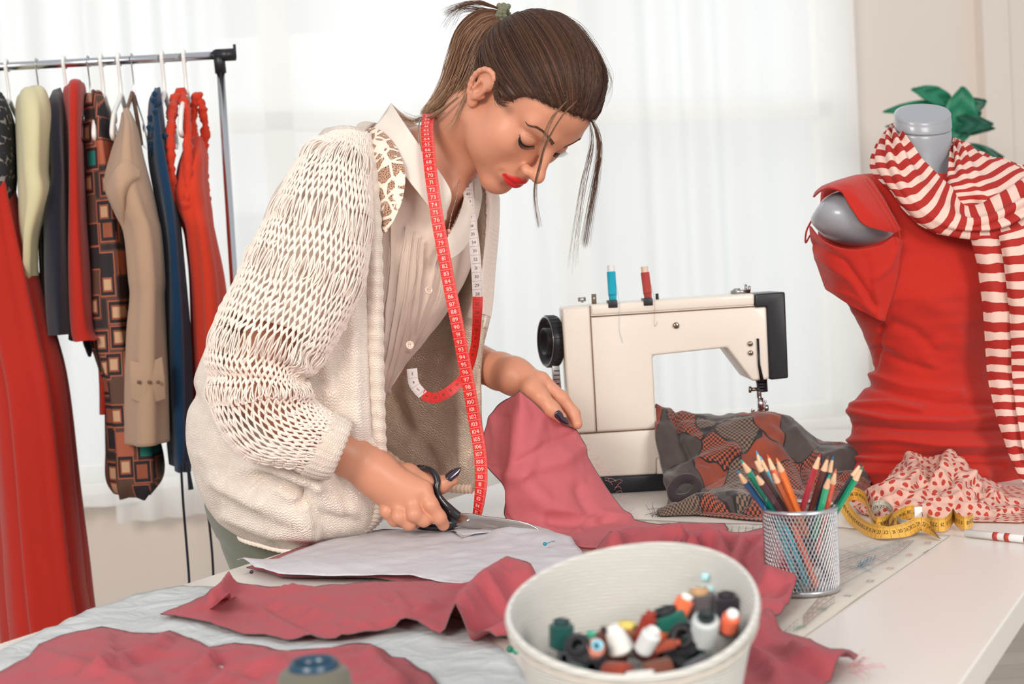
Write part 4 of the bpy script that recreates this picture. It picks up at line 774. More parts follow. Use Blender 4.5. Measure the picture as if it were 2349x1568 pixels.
def handle(name, pts, r, closed_from=None):
    P = cr([at(*q) for q in pts], 70); rr = np.interp(np.linspace(0,1,70), np.linspace(0,1,len(r)), r); v, f = tube(P, rr, 14); mesh(name, v, f, WORN, ss)
handle('upper_handle', [(1052,1184,2.0),(1036,1172,1.998),(1018,1155,1.995),(1006,1138,1.995),(1001,1120,1.995),(1003,1103,1.998),(996,1086,2.003),(980,1076,2.01),(960,1073,2.015),(944,1082,2.02),(942,1102,2.02),(955,1125,2.015),(975,1140,2.01),(998,1136,2.0)], [.0065,.007,.0055,.005,.005,.0048,.0045,.0042,.004,.004])
handle('lower_handle', [(1052,1196,2.003),(1036,1200,2.002),(1018,1196,2.0),(1004,1180,2.002),(985,1175,2.01),(960,1180,2.02),(945,1195,2.02),(962,1206,2.01),(990,1209,2.0),(1020,1210,2.0),(1040,1204,2.002)], [.0065,.0065,.0055,.005,.0045,.0045,.005,.005,.006])
blade('handle_tang', [(1012,1158),(1024,1160),(1042,1172),(1062,1181),(1060,1204),(1040,1206),(1030,1196),(1024,1182)], [YS+.001]*8, .008, ss, WORN, .002)
# ================================================================ yellow tape, ruler strip
YEL = mat('yellow_tape', (226,172,74), .35, noise=.04); GRYT = mat('grey_tape_face', (196,190,176), .35); INKB = mat('tape_black_print', (44,36,34), .5)
def ribbon(C, S, w, n=None):
    """C centre points, S half-side unit vectors"""
    return np.stack([C-S*w/2, C, C+S*w/2], 1)
def tape(name, ctrl, width, m_front, m_back, ink_m, parent, n=260, start=0, numbers=None, flip=False, hh=.0052, ticks=True, rot=90, orient=1, step=.01, digit_off=0.0):
    """ctrl: (point xyz, side vector). printed with centimetre lines, millimetre ticks and numbers"""
    C = cr([c[0] for c in ctrl], n); S = cr([c[1] for c in ctrl], n); S /= np.linalg.norm(S,axis=1,keepdims=True)
    T = np.gradient(C, axis=0); T /= np.linalg.norm(T,axis=1,keepdims=True); N = np.cross(T, S); N /= np.linalg.norm(N,axis=1,keepdims=True); S = np.cross(N, T)
    G = ribbon(C, S, width); V = G.reshape(-1,3); F = grid_faces(n, 3); V2 = (G+N[:,None]*.0006).reshape(-1,3)
    mb = MB().add(V, F, 1).add(V2, F, 0); mb.out(name+'_band', [m_front, m_back], parent)
    L = np.concatenate([[0], np.cumsum(np.linalg.norm(np.diff(C,axis=0),axis=1))]); mb = MB()
    def on(s, t, lift=.0009): # s along, t across (array)
        s = np.asarray(s); c = np.stack([np.interp(s, L, C[:,k]) for k in range(3)],-1); sv = np.stack([np.interp(s, L, S[:,k]) for k in range(3)],-1); nv = np.stack([np.interp(s, L, N[:,k]) for k in range(3)],-1); return c+sv*np.asarray(t)[...,None]+nv*lift
    for lift in (.0009,-.0003):
        k = 0; s = .004
        while s < L[-1]-.004:
            mb.add(on([s-.00013,s-.00013,s+.00013,s+.00013],[-width*.48,width*.48,width*.48,-width*.48],lift), [(0,1,2,3)])
            if ticks:
                for j in range(1,10):
                    q = s+j*step/10
                    if q < L[-1]: mb.add(on([q-.00006,q-.00006,q+.00006,q+.00006],[width*(.30 if j != 5 else .22),width*.48,width*.48,width*(.30 if j != 5 else .22)],lift), [(0,1,2,3)])
            num = (numbers(k) if numbers else start+k); v, f = text2d(str(num), hh)
            a = math.radians(rot); v = v @ np.array([[math.cos(a),-math.sin(a)],[math.sin(a),math.cos(a)]]).T
            if s+step*.5 < L[-1]: mb.add(on(s+step*.5+orient*v[:,0], v[:,1]+digit_off, lift), f)
            s += step; k += 1
    mb.out('printed_scale', ink_m, parent, smooth=False)
    return C
def onT(px, py, h=0): q = onz(px, py, .75+h); return q
yt = thing('yellow_measuring_tape', 'yellow and grey tape measure curling on the table beside the pencil cup', 'measuring tape', onT(2060,1225))
U = np.array([0,0,1.]); W2 = .0185
def yp(px, py, h, tx=0, tz=1, ty=0): return (onT(px,py)+[0,0,h], np.array([tx,ty,tz],float))
tape('front', [yp(1932,1192,.028,.5,.9),yp(1955,1208,.014,.3,.8,.4),yp(1990,1232,.012,.1,.8,.6),yp(2030,1242,.012,0,.7,.7),yp(2075,1238,.013,0,.8,.6),yp(2110,1228,.016,0,.8,.5),yp(2135,1232,.013,-.1,.7,.7),yp(2150,1243,.010,-.2,.4,.8)], W2, YEL, YEL, INKB, yt, start=36, rot=180, numbers=lambda k: 49-k, orient=-1)
tape('coil', [yp(1930,1180,.022),yp(1960,1172,.026),yp(1985,1180,.024),yp(1995,1200,.020),yp(2010,1222,.014),yp(2035,1218,.013),yp(2048,1205,.014),yp(2035,1190,.016),yp(2008,1192,.018),yp(2000,1206,.014)], W2, YEL, GRYT, INKB, yt, numbers=lambda k: 88-k, rot=180)
tape('loop', [yp(2040,1226,.010),yp(2055,1212,.014),yp(2085,1203,.018),yp(2110,1206,.016),yp(2118,1220,.012),yp(2098,1228,.012),yp(2070,1226,.012),yp(2058,1216,.012)], W2, YEL, GRYT, INKB, yt, numbers=lambda k: 45-k, rot=180, n=160)
tape('right_fold', [yp(2128,1214,.013),yp(2142,1222,.012),yp(2168,1222,.012),yp(2182,1212,.013),yp(2188,1204,.014),yp(2196,1212,.012),yp(2215,1220,.012),yp(2232,1212,.012)], W2, YEL, GRYT, INKB, yt, numbers=lambda k: [24,23,22,21,13,12,11,10][k%8], rot=180, n=160)
v, f = box(*(lambda p:(p[0]-.004,p[0]+.006,p[1]-.002,p[1]+.002,p[2]+.012,p[2]+.030))(onT(2106,1212))); mesh('end_tab', v, f, mat('white_tag', (236,236,236), .5), yt, smooth=False)
p0 = onz(2215,1222,.756); p1 = onz(2440,1245,.756); rd_ = thing('printed_strip', 'narrow white strip with red marks lying in front of the polka-dot scarf', 'strip', p0)
v, f = tube([p0,p1], .0052, 12); mesh('strip_body', v, f, mat('glossy_white_strip', (224,222,220), .25), rd_); mb = MB()
for k in (.3,.42,.62,.9): a = p0+(p1-p0)*k; v, f = tube([a,a+(p1-p0)*.05], .0055, 12); mb.add(v, f)
mb.out('red_marks', mat('red_print', (180,50,40), .5), rd_)
# ================================================================ wire mesh pencil cup
pb = onz(1842,1358); CUPX, CUPY = pb[0], pb[1]; RT, RB, HC = .0425, .0405, .0925
ALU = mat('silver_wire', (196,196,200), .3, metal=.9)
cup = thing('pencil_cup', 'silver wire mesh pencil cup standing on the pattern sheet', 'pencil cup', (CUPX,CUPY,.752)); cup.location = (CUPX,CUPY,.7535)
ZC = .7535
v, f = lathe([(RT-.0022+.0028*math.cos(t), HC+.0028*math.sin(t)) for t in np.linspace(0,6.283,13)], 64, (CUPX,CUPY,ZC)); mesh('rim', v, f, ALU, cup)
v, f = lathe([(0,.0015),(RB-.004,.0015),(RB+.001,.006),(RB+.0015,.004),(RB+.001,0),(0,0)], 64, (CUPX,CUPY,ZC)); mesh('base', v, f, ALU, cup)
mb = MB()
for sgn in (1,-1):
    for k in range(60):
        a0 = k/60*2*math.pi; t = np.linspace(0,1,15); a = a0+sgn*t*1.02; r = RB+(RT-.0015-RB)*t+sgn*.0002
        P = np.stack([CUPX+r*np.cos(a),CUPY+r*np.sin(a),ZC+.004+(HC-.004)*t],1); v, f = tube(P, .00058, 4, cap=False); mb.add(v, f)
mb.out('wire_mesh', ALU, cup)
# pencils
WOODP = mat('sharpened_wood', (226,184,148), .6)
def pencil(tipx, tipy, rimx, rimy, col, lead, label, Yt, length=.175, back=0):
    r = .0037; B = at(rimx, rimy, CUPY+back); Tp = at(tipx, tipy, Yt); d = Tp-B; 
    # continue downwards from the rim point into the cup
    d /= np.linalg.norm(d); bot = Tp-d*length
    if bot[2] < ZC+.006: bot = Tp-d*((Tp[2]-ZC-.006)/d[2]); 
    q = bot[:2]-[CUPX,CUPY]; lim = RB-.005
    if np.linalg.norm(q) > lim: bot[:2] = [CUPX,CUPY]+q/np.linalg.norm(q)*lim
    d = Tp-bot; L = np.linalg.norm(d); d /= L; R = zto(d)
    o = thing('colour_pencil', label, 'pencil', bot, 'pencils in the mesh cup'); cm = mat('pencil_%d_%d_%d'%tuple(col), col, .3, coat=.5); lm = mat('lead_%d_%d_%d'%tuple(lead), lead, .5)
    v, f = lathe([(.0001,0),(r,0),(r,L-.019),(r*.98,L-.0185)], 6, bot, R); mesh('barrel', v, f, cm, o, smooth=False)
    v, f = lathe([(r*.985,L-.0188),(r*.40,L-.0055),(r*.38,L-.005)], 18, bot, R); mesh('sharpened_wood', v, f, WOODP, o)
    v, f = lathe([(r*.40,L-.0055),(r*.08,L),(0.00001,L)], 12, bot, R); mesh('lead', v, f, lm, o)
for a in ((1690,1078,1763,1172,(8,84,130),(6,110,150),'blue pencil, farthest left in the mesh cup',1.555),(1699,1053,1782,1178,(0,134,108),(20,160,150),'green pencil leaning second from the left in the mesh cup',1.545),(1730,1083,1806,1178,(80,48,58),(70,44,50),'short dark plum pencil between the green and dark brown pencils',1.54),
    (1727,1048,1816,1178,(66,42,38),(60,44,40),'dark brown pencil with its tip among the cyan ones',1.575),(1735,1033,1775,1165,(0,150,165),(0,170,200),'cyan pencil with the highest tip in the cup',1.61),(1744,1045,1790,1172,(40,184,206),(0,180,210),'bright cyan pencil beside the orange-red pencil',1.59),(1760,1041,1808,1170,(226,92,52),(230,90,50),'orange-red pencil with thin tip near the cyan pencils',1.60),
    (1770,1076,1836,1178,(176,86,50),(170,80,60),'rust brown pencil left of the bright orange one',1.545),(1781,1050,1845,1180,(240,122,52),(240,130,60),'bright orange pencil, front and centre of the cup',1.535),(1882,1038,1840,1168,(176,40,56),(180,40,50),'crimson pencil leaning to the upper right, the first right of the gap',1.57),(1901,1044,1858,1176,(92,44,38),(110,50,40),'maroon-brown pencil between the crimson and navy pencils',1.565),
    (1912,1045,1876,1172,(10,70,96),(10,100,140),'dark petrol blue pencil beside the maroon-brown one',1.575),(1903,1088,1884,1178,(40,176,130),(30,160,120),'light green short pencil right of centre in the cup',1.535),(1918,1075,1898,1174,(232,96,70),(230,90,60),'coral red pencil next to the light green short one',1.55),(1977,1059,1912,1166,(46,44,48),(50,46,46),'black pencil leaning far right behind the green one',1.585),(1981,1068,1918,1172,(20,144,104),(10,120,100),'green pencil leaning farthest right in the cup',1.565)):
    pencil(*a)
# ================================================================ fabric basket with spools
BY = 1.055; bc = at(1449,1390,BY)
BASK = mat('white_felt_basket', (212,209,202), .9, noise=.02, nscale=30, bump=.5, bscale=420, sheen=.3); T = NT(BASK); b = T.n['Principled BSDF']; tc = T.new('ShaderNodeTexCoord'); w = T.new('ShaderNodeTexWave', bands_direction='Z', i_Scale=110.0, i_Distortion=1.5); T.link(tc.outputs['Object'], w.inputs['Vector']); bp = T.new('ShaderNodeBump', i_Strength=.8, i_Distance=.002); T.link(w.outputs[1], bp.inputs['Height']); T.link(bp.outputs[0], b.inputs['Normal'])
bk = thing('felt_basket', 'white oval ribbed felt basket full of thread spools in the foreground', 'basket', (bc[0],bc[1],.757)); bk.location.z = .757
NB = 96; a = np.arange(NB)/NB*2*math.pi
def ring(f, r): # f: 0 bottom .. 1 rim ; r radial scale
    x = np.cos(a)*.094*r; y = np.sin(a)*.092*r
    z = (f*.118)*np.ones(NB)+(f**2)*(y*.30+x*.055)+.003*f*np.sin(2*a+.6)
    return np.stack([bc[0]+x, bc[1]+y, .757+z], 1)
prof_o = [(0,.70),(.02,.74),(.3,.80),(.6,.88),(.85,.955),(.9,.975),(.93,1.0),(.97,1.015),(1.0,1.0),(1.0,.975),(.97,.955),(.9,.93),(.6,.85),(.32,.79)]
G = np.stack([ring(f_, r_) for f_, r_ in prof_o]); Gs = cr(G, 90)
loft_obj('basket_wall', Gs, BASK, bk, cap=(True,False), uv=None)
G = ring(.52,.84); V = np.vstack([G, ring(.46,.80), G.mean(0)[None]]); F = [list(range(NB)), list(range(NB,2*NB))[::-1]]+[(i,(i+1)%NB,NB+(i+1)%NB,NB+i) for i in range(NB)]; mesh('padded_base', V[:-1], F, BASK, bk)
S_ = np.stack([ring(.885,.985)]); v, f = tube(S_[0]+[0,0,0], .0012, 6, closed=True); mesh('rim_seam', v, f, mat('rim_seam_thread',(206,196,186),.9), bk)  # rim seam in a slightly darker, warmer thread
q = at(1640,1306,1.125); v, f = tube(cr([q+[-.012,0,0],q+[-.008,-.003,.004],q+[0,-.004,.0055],[*(q+[.010,-.002,.001])],q+[.006,-.003,-.004],q+[-.006,-.002,-.005]], 40, True), .0009, 6, closed=True); mesh('safety_pin', v, f, STEEL, bk)
def spool(px, py, Y, dpx, L, r, col, label, core=(230,228,222), r2=None, hole=True, endcol=None, cat='thread spool', dY=0.0):
    """axis from (px,py) towards (px+dx,py+dy) on a plane tipped by dY"""
    A = at(px,py,Y); B = at(px+dpx[0],py+dpx[1],Y+dY); d = (B-A)/np.linalg.norm(B-A); r2 = r2 or r; R = zto(d)
    o = thing('thread_spool', label, cat, A, 'spools in the felt basket')
    prof = [(r*.5,0),(r*.97,0)]+[(r+(r2-r)*k/24+.00025*(k%2), .001+(L-.002)*k/24) for k in range(25)]+[(r2*.97,L),(r2*.5,L)]
    v, f = lathe(prof, 26, A, R); mesh('thread', v, f, cloth('spool_%d_%d_%d'%tuple(col), col, weave=2500), o)
    cm = mat('core_%d_%d_%d'%tuple(endcol or core), endcol or core, .5)
    v, f = lathe([(r*.42,L*.2),(r*.42,-.002),(r*.62,-.002),(r*.62,.001),(r*.55,L),(r2*.70,L+.0025),(r2*.66,L+.004),(r2*.45,L+.0035),(r2*.40,L*.5)], 22, A, R); mesh('core', v, f, cm, o)
for s in ((1288,1483,1.045,(0,-44),.0165,.0092,(14,74,70),'dark teal upright spool, farthest left in the basket',(30,60,60)),
    (1330,1490,1.03,(-12,-22),.010,.0098,(40,38,44),'black short spool with wide open end beside the dark teal spool',(24,24,28),None,True,(24,24,28),'thread spool',-.02),
    (1385,1482,1.05,(4,-22),.010,.0072,(104,58,44),'small brown spool behind the pink and blue ringed spool',(60,40,36)),
    (1362,1492,1.028,(10,-16),.009,.0066,(226,140,118),'small pink spool with a pale blue ringed end',(150,205,220),None,True,(150,205,220),'thread spool',-.012),
    (1428,1492,1.04,(-16,-38),.016,.0102,(226,224,220),'white tapered spool in the middle of the basket',(232,230,226),.0068),
    (1436,1478,1.07,(2,-34),.013,.0108,(150,96,66),'round brown spool with yellow label behind the white tapered one',(226,206,110)),
    (1461,1490,1.06,(30,-76),.027,.0060,(146,44,28),'tall dark red thread tube leaning right in the basket',(150,50,30)),
    (1474,1492,1.03,(24,-44),.0165,.0066,(224,224,224),'slim white spool with open top in front of the dark red tube',(226,224,222),.0072,True,None,'thread spool',-.006),
    (1540,1448,1.07,(-10,-30),.0145,.0150,(16,98,84),'large green spool leaning on the black-ended spool',(26,30,34),.0138),
    (1575,1468,1.045,(-22,-16),.010,.0118,(30,30,36),'black spool end facing the viewer below the orange spool',(30,26,28),None,True,(34,28,30),'thread spool',-.02),
    (1546,1428,1.075,(26,-52),.0205,.0068,(244,116,74),'tall orange spool with white top behind the green spool',(236,234,230)),
    (1614,1470,1.04,(6,-58),.0215,.0100,(204,208,208),'large white spool with dark open top near the basket right side',(30,40,44),.0098,True,(30,40,44),'thread spool',-.012),
    (1610,1415,1.085,(-4,-40),.018,.0115,(86,80,82),'dark grey spool behind the large white spool',(190,150,110)),
    (1672,1450,1.075,(-6,-74),.027,.0095,(42,34,44),'dark aubergine spool standing tallest at the basket right side',(42,34,44)),
    (1668,1442,1.04,(14,-38),.014,.0068,(244,110,72),'orange spool with open white top, farthest right in the basket',(236,234,232),.0062,True,None,'thread spool',-.01),
    (1518,1482,1.055,(2,-16),.007,.0050,(250,110,60),'tiny orange spool tucked beside the slim white one',(240,120,70)),
    (1500,1488,1.03,(44,-12),.016,.0036,(158,70,48),'rust brown thread tube lying at the front of the basket',(158,70,48)),
    (1352,1474,1.07,(3,-10),.005,.0060,(60,170,140),'pale green spool peeking out behind the black short spool',(90,190,160)),
    (1521,1440,1.085,(-2,-24),.010,.0060,(60,180,140),'mint green spool tip behind the large green spool',(90,190,160))):
    spool(*s)
# lower layers of the pile, which carry the visible spools
for k in range(12):
    a_ = k/12*6.283; rr = .052 if k%2 else .03; c_ = np.array([bc[0]+rr*math.cos(a_), bc[1]+rr*math.sin(a_), .830]); col = [(60,60,66),(30,80,76),(150,60,44),(220,218,214),(120,70,54),(90,90,100)][k%6]
    o = thing('thread_spool', ['charcoal','dark teal','brick red','off-white','chestnut','slate grey'][k%6]+' spool lying in the bottom layer of the basket', 'thread spool', c_, 'spools in the bottom layer of the basket')
    v, f = lathe([(.003,-.010),(.008,-.010),(.0085,-.009),(.0085,.009),(.008,.010),(.003,.010)], 20, c_, zto((math.cos(a_+1.3),math.sin(a_+1.3),.1))); mesh('thread', v, f, cloth('spool_%d_%d_%d'%col, col, weave=2500), o)
q = at(1640,1350,1.11); mb = MB()
for k in range(9): v, f = lathe([(0,-.004),(.0045,0),(0,.004)], 8, q+RNG.normal(size=3)*[.007,.002,.004], zto(RNG.normal(size=3))); mb.add(v, f)
o = mb.out('thread_tuft', mat('pale_blue_fluff', (176,222,228), .9)); tag(o, 'pale blue tuft of thread against the basket inner wall', 'thread')
# ================================================================ thread cone in the foreground
CY = .97; ct = at(719,1521,CY); con = thing('thread_cone', 'grey-olive thread cone with blue core at the bottom edge of the table view', 'thread cone', (ct[0],ct[1],.757)); con.location.z = .7615
h = ct[2]-.7615; d = [(0,0),(.036,0),(.0365,.003)]+[(.0365-(.0115)*k/40+.0002*(k%2), .004+(h-.014)*k/40) for k in range(41)]+[(.0235,h-.006),(.0205,h-.003),(.0165,h-.003)]
v, f = lathe(d, 48, (ct[0],ct[1],.7615)); mesh('thread', v, f, cloth('olive_grey_thread', (104,100,88), weave=3000), con)
v, f = lathe([(.0172,h-.004),(.0168,h+.001),(.0155,h+.0025),(.0135,h+.0015),(.0125,h-.004),(.012,h-.04)], 40, (ct[0],ct[1],.7615)); mesh('core', v, f, mat('blue_cone_core', (28,62,84), .3), con)
# ================================================================ smooth-blended volumes -> one continuous surface
class Vol:
    def __init__(s): s.p = []
    def ell(s, c, r, R=None, k=.012, sub=False):
        c = np.asarray(c,float); r = np.asarray(r,float); R = np.eye(3) if R is None else np.asarray(R,float)
        def f(P, c=c, r=r, R=R):
            q = (P-c)@R; a = np.sqrt(((q/r)**2).sum(-1))+1e-9; b = np.sqrt(((q/r**2)**2).sum(-1))+1e-9; return a*(a-1)/b
        s.p.append((f, c, r.max(), k, sub)); return s
    def cap(s, a, b, ra, rb=None, k=.012, sub=False):
        a = np.asarray(a,float); b = np.asarray(b,float); rb = ra if rb is None else rb; ab = b-a; L = ab@ab+1e-12
        def f(P):
            t = np.clip(((P-a)@ab)/L,0,1); return np.linalg.norm(P-a-t[...,None]*ab, axis=-1)-(ra+(rb-ra)*t)
        s.p.append((f, (a+b)/2, math.sqrt(L)/2+max(ra,rb), k, sub)); return s
    def chain(s, pts, rs, k=.008):
        for i in range(len(pts)-1): s.cap(pts[i], pts[i+1], rs[i], rs[i+1], k)
        return s
    def ev(s, P, c=None, hd=0):
        D = np.full(P.shape[:-1], .5)
        for f, pc, pr, k, sub in s.p:
            if c is not None and np.linalg.norm(c-pc)-pr > hd+k*1.1+.022: continue
            d = f(P)
            if sub: h = np.clip(.5-.5*(d+D)/k,0,1); D = D*(1-h)-d*h+k*h*(1-h)
            else: h = np.clip(.5+.5*(d-D)/k,0,1); D = d*(1-h)+D*h-k*h*(1-h)
        return D
    def snap(s, P, d, far=.05, n=80):
        """walk from P along -d until the surface is met"""
        P = np.asarray(P,float); d = np.asarray(d,float); t = np.linspace(far,-far,n); Q = P[...,None,:]+t[:,None]*d; D = s.ev(Q); i = np.argmax(D < 0, axis=-1)
        i = np.where((D < 0).any(-1), i, n-1); i1 = np.maximum(i-1,0); a = np.take_along_axis(D, i1[...,None], -1)[...,0]; b = np.take_along_axis(D, i[...,None], -1)[...,0]
        w = np.clip(a/(a-b+1e-12),0,1); tt = t[i1]+(t[i]-t[i1])*w; return P+tt[...,None]*d
    def grad(s, P, e=.0008): return np.stack([s.ev(P+e*np.eye(3)[i])-s.ev(P-e*np.eye(3)[i]) for i in range(3)],-1)/(2*e)
    def surface(s, lo, hi, h, B=14):
        lo = np.asarray(lo,float); nb = np.ceil((np.asarray(hi)-lo)/(h*B)).astype(int); Vs = []; Ks = []; Qs = []; Wd = 4096
        ax = np.arange(-1, B+1); g = np.stack(np.meshgrid(ax,ax,ax,indexing='ij'),-1).astype(float); hd = (B+2)*h*.87
        cs = np.stack(np.meshgrid(*[np.arange(n) for n in nb],indexing='ij'),-1).reshape(-1,3); cen = lo+(cs*B+B/2)*h
        dc = np.concatenate([s.ev(cen[i:i+4096]) for i in range(0,len(cen),4096)])
        for cb, cc in zip(cs[np.abs(dc) < hd*1.35+.02], cen[np.abs(dc) < hd*1.35+.02]):
            P = lo+(g+cb*B)*h; D = s.ev(P, cc, hd); ins = D < 0
            if ins.all() or not ins.any(): continue
            n = B+2; acc = np.zeros((n-1,n-1,n-1,3)); cnt = np.zeros((n-1,n-1,n-1))
            for axis in range(3):
                sl = [slice(None)]*3; sh = [slice(None)]*3; sl[axis] = slice(0,n-1); sh[axis] = slice(1,n); a = D[tuple(sl)]; b = D[tuple(sh)]
                X = (a < 0) != (b < 0); t = np.where(X, a/(a-b+1e-15), 0); pos = g[tuple(sl)].copy(); pos[...,axis] += t
                o = [i for i in range(3) if i != axis]
                for u in (0,1):
                    for v in (0,1):
                        s2 = [slice(None)]*3; s2[o[0]] = slice(u, n-1+u); s2[o[1]] = slice(v, n-1+v); m = X[tuple(s2)]
                        acc += np.where(m[...,None], pos[tuple(s2)], 0); cnt += m
            act = np.argwhere(cnt > 0); key = act-1+cb*B+1; kid = (key[:,0]*Wd+key[:,1])*Wd+key[:,2]
            Vs.append(lo+(acc[cnt > 0]/cnt[cnt > 0][:,None]+cb*B)*h); Ks.append(kid)
            for axis in range(3):
                o = [(axis+1)%3,(axis+2)%3]; c0 = [slice(1,n-1)]*3; c1 = [slice(1,n-1)]*3; c1[axis] = slice(2,n)
                a = ins[tuple(c0)]; b = ins[tuple(c1)]
                for flip, m in ((0, a & ~b),(1, ~a & b)):
                    e = np.argwhere(m)+cb*B+1
                    if not len(e): continue
                    q = []
                    for u, v in ((1,1),(0,1),(0,0),(1,0)):
                        w = e.copy(); w[:,o[0]] -= u; w[:,o[1]] -= v; q.append((w[:,0]*Wd+w[:,1])*Wd+w[:,2])
                    q = np.stack(q,1); Qs.append(q[:,::-1] if flip else q)
        K = np.concatenate(Ks); V = np.concatenate(Vs); U, ix = np.unique(K, return_index=True); V = V[ix]; Q = np.concatenate(Qs)
        pos = np.searchsorted(U, Q); pos = np.minimum(pos, len(U)-1); ok = (U[pos] == Q).all(1); return V, pos[ok]
# ================================================================ the person
HM = np.array([[-.689,.263,.676],[-.71,-.432,-.556],[.145,-.863,.485]]); _u,_s,_v = np.linalg.svd(HM); HM = _u@_v
HT = np.array([.0310,2.0414,1.3675])
def hl(*p): return HT+HM@np.array(p,float)                 # head space: x towards her right ear, y out of the face, z to the crown
def hlv(P): return HT+np.asarray(P,float)@HM.T
def inv_h(P): return (np.asarray(P)-HT)@HM
person = thing('person', 'person in cream crochet cardigan leaning over the table cutting cloth with scissors', 'person', (-.40,2.26,0))
B = Vol()
def both(f):
    for sx in (1,-1): f(sx)
Rx_ = lambda d: np.array([[1,0,0],[0,math.cos(d),-math.sin(d)],[0,math.sin(d),math.cos(d)]])
E_ = lambda c,r,k=.012,sub=False,R=None: B.ell(hl(*c), r, HM if R is None else HM@R, k, sub)
C_ = lambda a,b,ra,rb=None,k=.012,sub=False: B.cap(hl(*a), hl(*b), ra, rb, k, sub)
E_((0,-.012,.040),(.0725,.090,.078))
E_((0,.042,.052),(.058,.052,.052),.02)
E_((0,.030,-.012),(.061,.056,.058),.02)
E_((0,.048,-.048),(.041,.046,.044),.02)
both(lambda s: E_((s*.040,.050,-.014),(.024,.028,.022),.02))
both(lambda s: C_((s*.048,.004,-.046),(s*.012,.070,-.088),.019,.0145,.02))
both(lambda s: E_((s*.040,.036,-.042),(.024,.034,.032),.02))
E_((0,.074,-.088),(.019,.0165,.0155),.015)
E_((0,.030,-.055),(.046,.046,.036),.02)
both(lambda s: C_((s*.010,.085,.035),(s*.042,.070,.037),.0105,.010,.014))
both(lambda s: E_((s*.031,.096,.015),(.017,.012,.011),.010,True))
both(lambda s: E_((s*.031,.0715,.0135),(.0165,.0150,.0125),.004))
C_((0,.087,.026),(0,.109,-.014),.0075,.0088,.012)
E_((0,.1135,-.0185),(.0098,.0105,.0095),.008)
both(lambda s: E_((s*.0125,.1010,-.0235),(.0078,.0095,.0072),.006))
both(lambda s: E_((s*.0068,.1065,-.0305),(.0040,.0048,.0035),.003,True))
C_((0,.105,-.028),(0,.094,-.036),.0055,.006,.006)
E_((0,.078,-.052),(.026,.020,.020),.012)
LV = Vol()
def lipcurve(cy, cz, ey, ez, w, r0, r1, dip=0):
    t = np.linspace(-1,1,15); P = [(x*w, cy-(cy-ey)*abs(x)**2.0, cz+(ez-cz)*abs(x)**1.6+dip*math.exp(-((abs(x)-.28)/.2)**2)) for x in t]; R_ = [r0+(r1-r0)*abs(x)**2 for x in t]
    for i in range(14): C_(P[i],P[i+1],R_[i],R_[i+1],.003); LV.cap(hl(*P[i]), hl(*P[i+1]), R_[i], R_[i+1], .002)
lipcurve(.0985,-.0500,.0850,-.0535,.0245,.0052,.0020,.0010)
lipcurve(.0960,-.0605,.0850,-.0545,.0225,.0066,.0022)
for i in range(8):
    x0_, x1_ = -.024+.006*i, -.018+.006*i; B.cap(hl(x0_,.1045-.0145*(x0_/.0245)**2,-.0548), hl(x1_,.1045-.0145*(x1_/.0245)**2,-.0548), .0009, .0009, .0022, True)
both(lambda s: E_((s*.0290,.090,-.0545),(.0030,.004,.0045),.006,True))
E_((0,.098,-.0735),(.012,.007,.0045),.008,True)
# ears
def ear(s):
    a = [(.071,-.006,-.028),(.0785,-.016,-.020),(.0835,-.024,-.004),(.0865,-.025,.013),(.0865,-.018,.028),(.083,-.005,.033),(.078,.003,.024),(.075,.001,.010)]
    E_((s*.0755,-.010,.003),(.0060,.015,.026),.006,False,np.array([[math.cos(.35*s),math.sin(.35*s),0],[-math.sin(.35*s),math.cos(.35*s),0],[0,0,1]]))
    E_((s*.0800,-.011,.017),(.0040,.0145,.019),.004)
    P = cr([(s*x,y,z) for x,y,z in a], 14)
    for i in range(13): C_(P[i],P[i+1],.0036,.0036,.002)
    E_((s*.071,-.006,-.025),(.005,.0075,.010),.005)
    E_((s*.0825,-.007,.000),(.0060,.0065,.010),.003,True)
    for p, q in (((.0815,-.014,-.008),(.0820,-.015,.010)),((.0820,-.015,.010),(.0805,-.006,.020))): C_((s*p[0],p[1],p[2]),(s*q[0],q[1],q[2]),.0026,.0026,.002)
    C_((s*.0735,.002,-.004),(s*.074,.000,-.010),.0035,.0035,.004)
both(ear)
# neck and trunk
NB_ = at(985,392,2.165)
B.cap(hl(0,-.030,-.035), hl(0,-.028,-.070), .052, .050, .03)
B.cap(hl(0,-.028,-.065), NB_, .049, .052, .03)
B.cap(at(1085,330,2.10), at(1040,430,2.09), .016, .015, .03)
B.chain([at(800,400,2.075), at(955,410,2.16), at(1085,450,2.27)], [.040,.052,.040], .05)
ch = at(905,560,2.17); ax = at(935,440,2.16)-at(760,800,2.20); ax /= np.linalg.norm(ax); sd = at(1100,430,2.28)-at(800,375,2.05); sd -= ax*(sd@ax); sd /= np.linalg.norm(sd); RT_ = np.stack([sd, np.cross(ax,sd), ax],1)
B.ell(ch, (.148,.098,.150), RT_, .05); B.ell(at(790,780,2.20), (.120,.090,.150), RT_, .05); B.ell(at(645,1040,2.22), (.105,.090,.120), RT_, .05)
# near arm
SH, EL, WR = at(790,430,2.06), at(565,880,1.945), at(858,1082,1.985)
B.chain([SH, (SH*.55+EL*.45), EL], [.040,.040,.035], .03); B.chain([EL, EL*.66+WR*.34, EL*.2+WR*.8, WR], [.035,.036,.0275,.0255], .02)
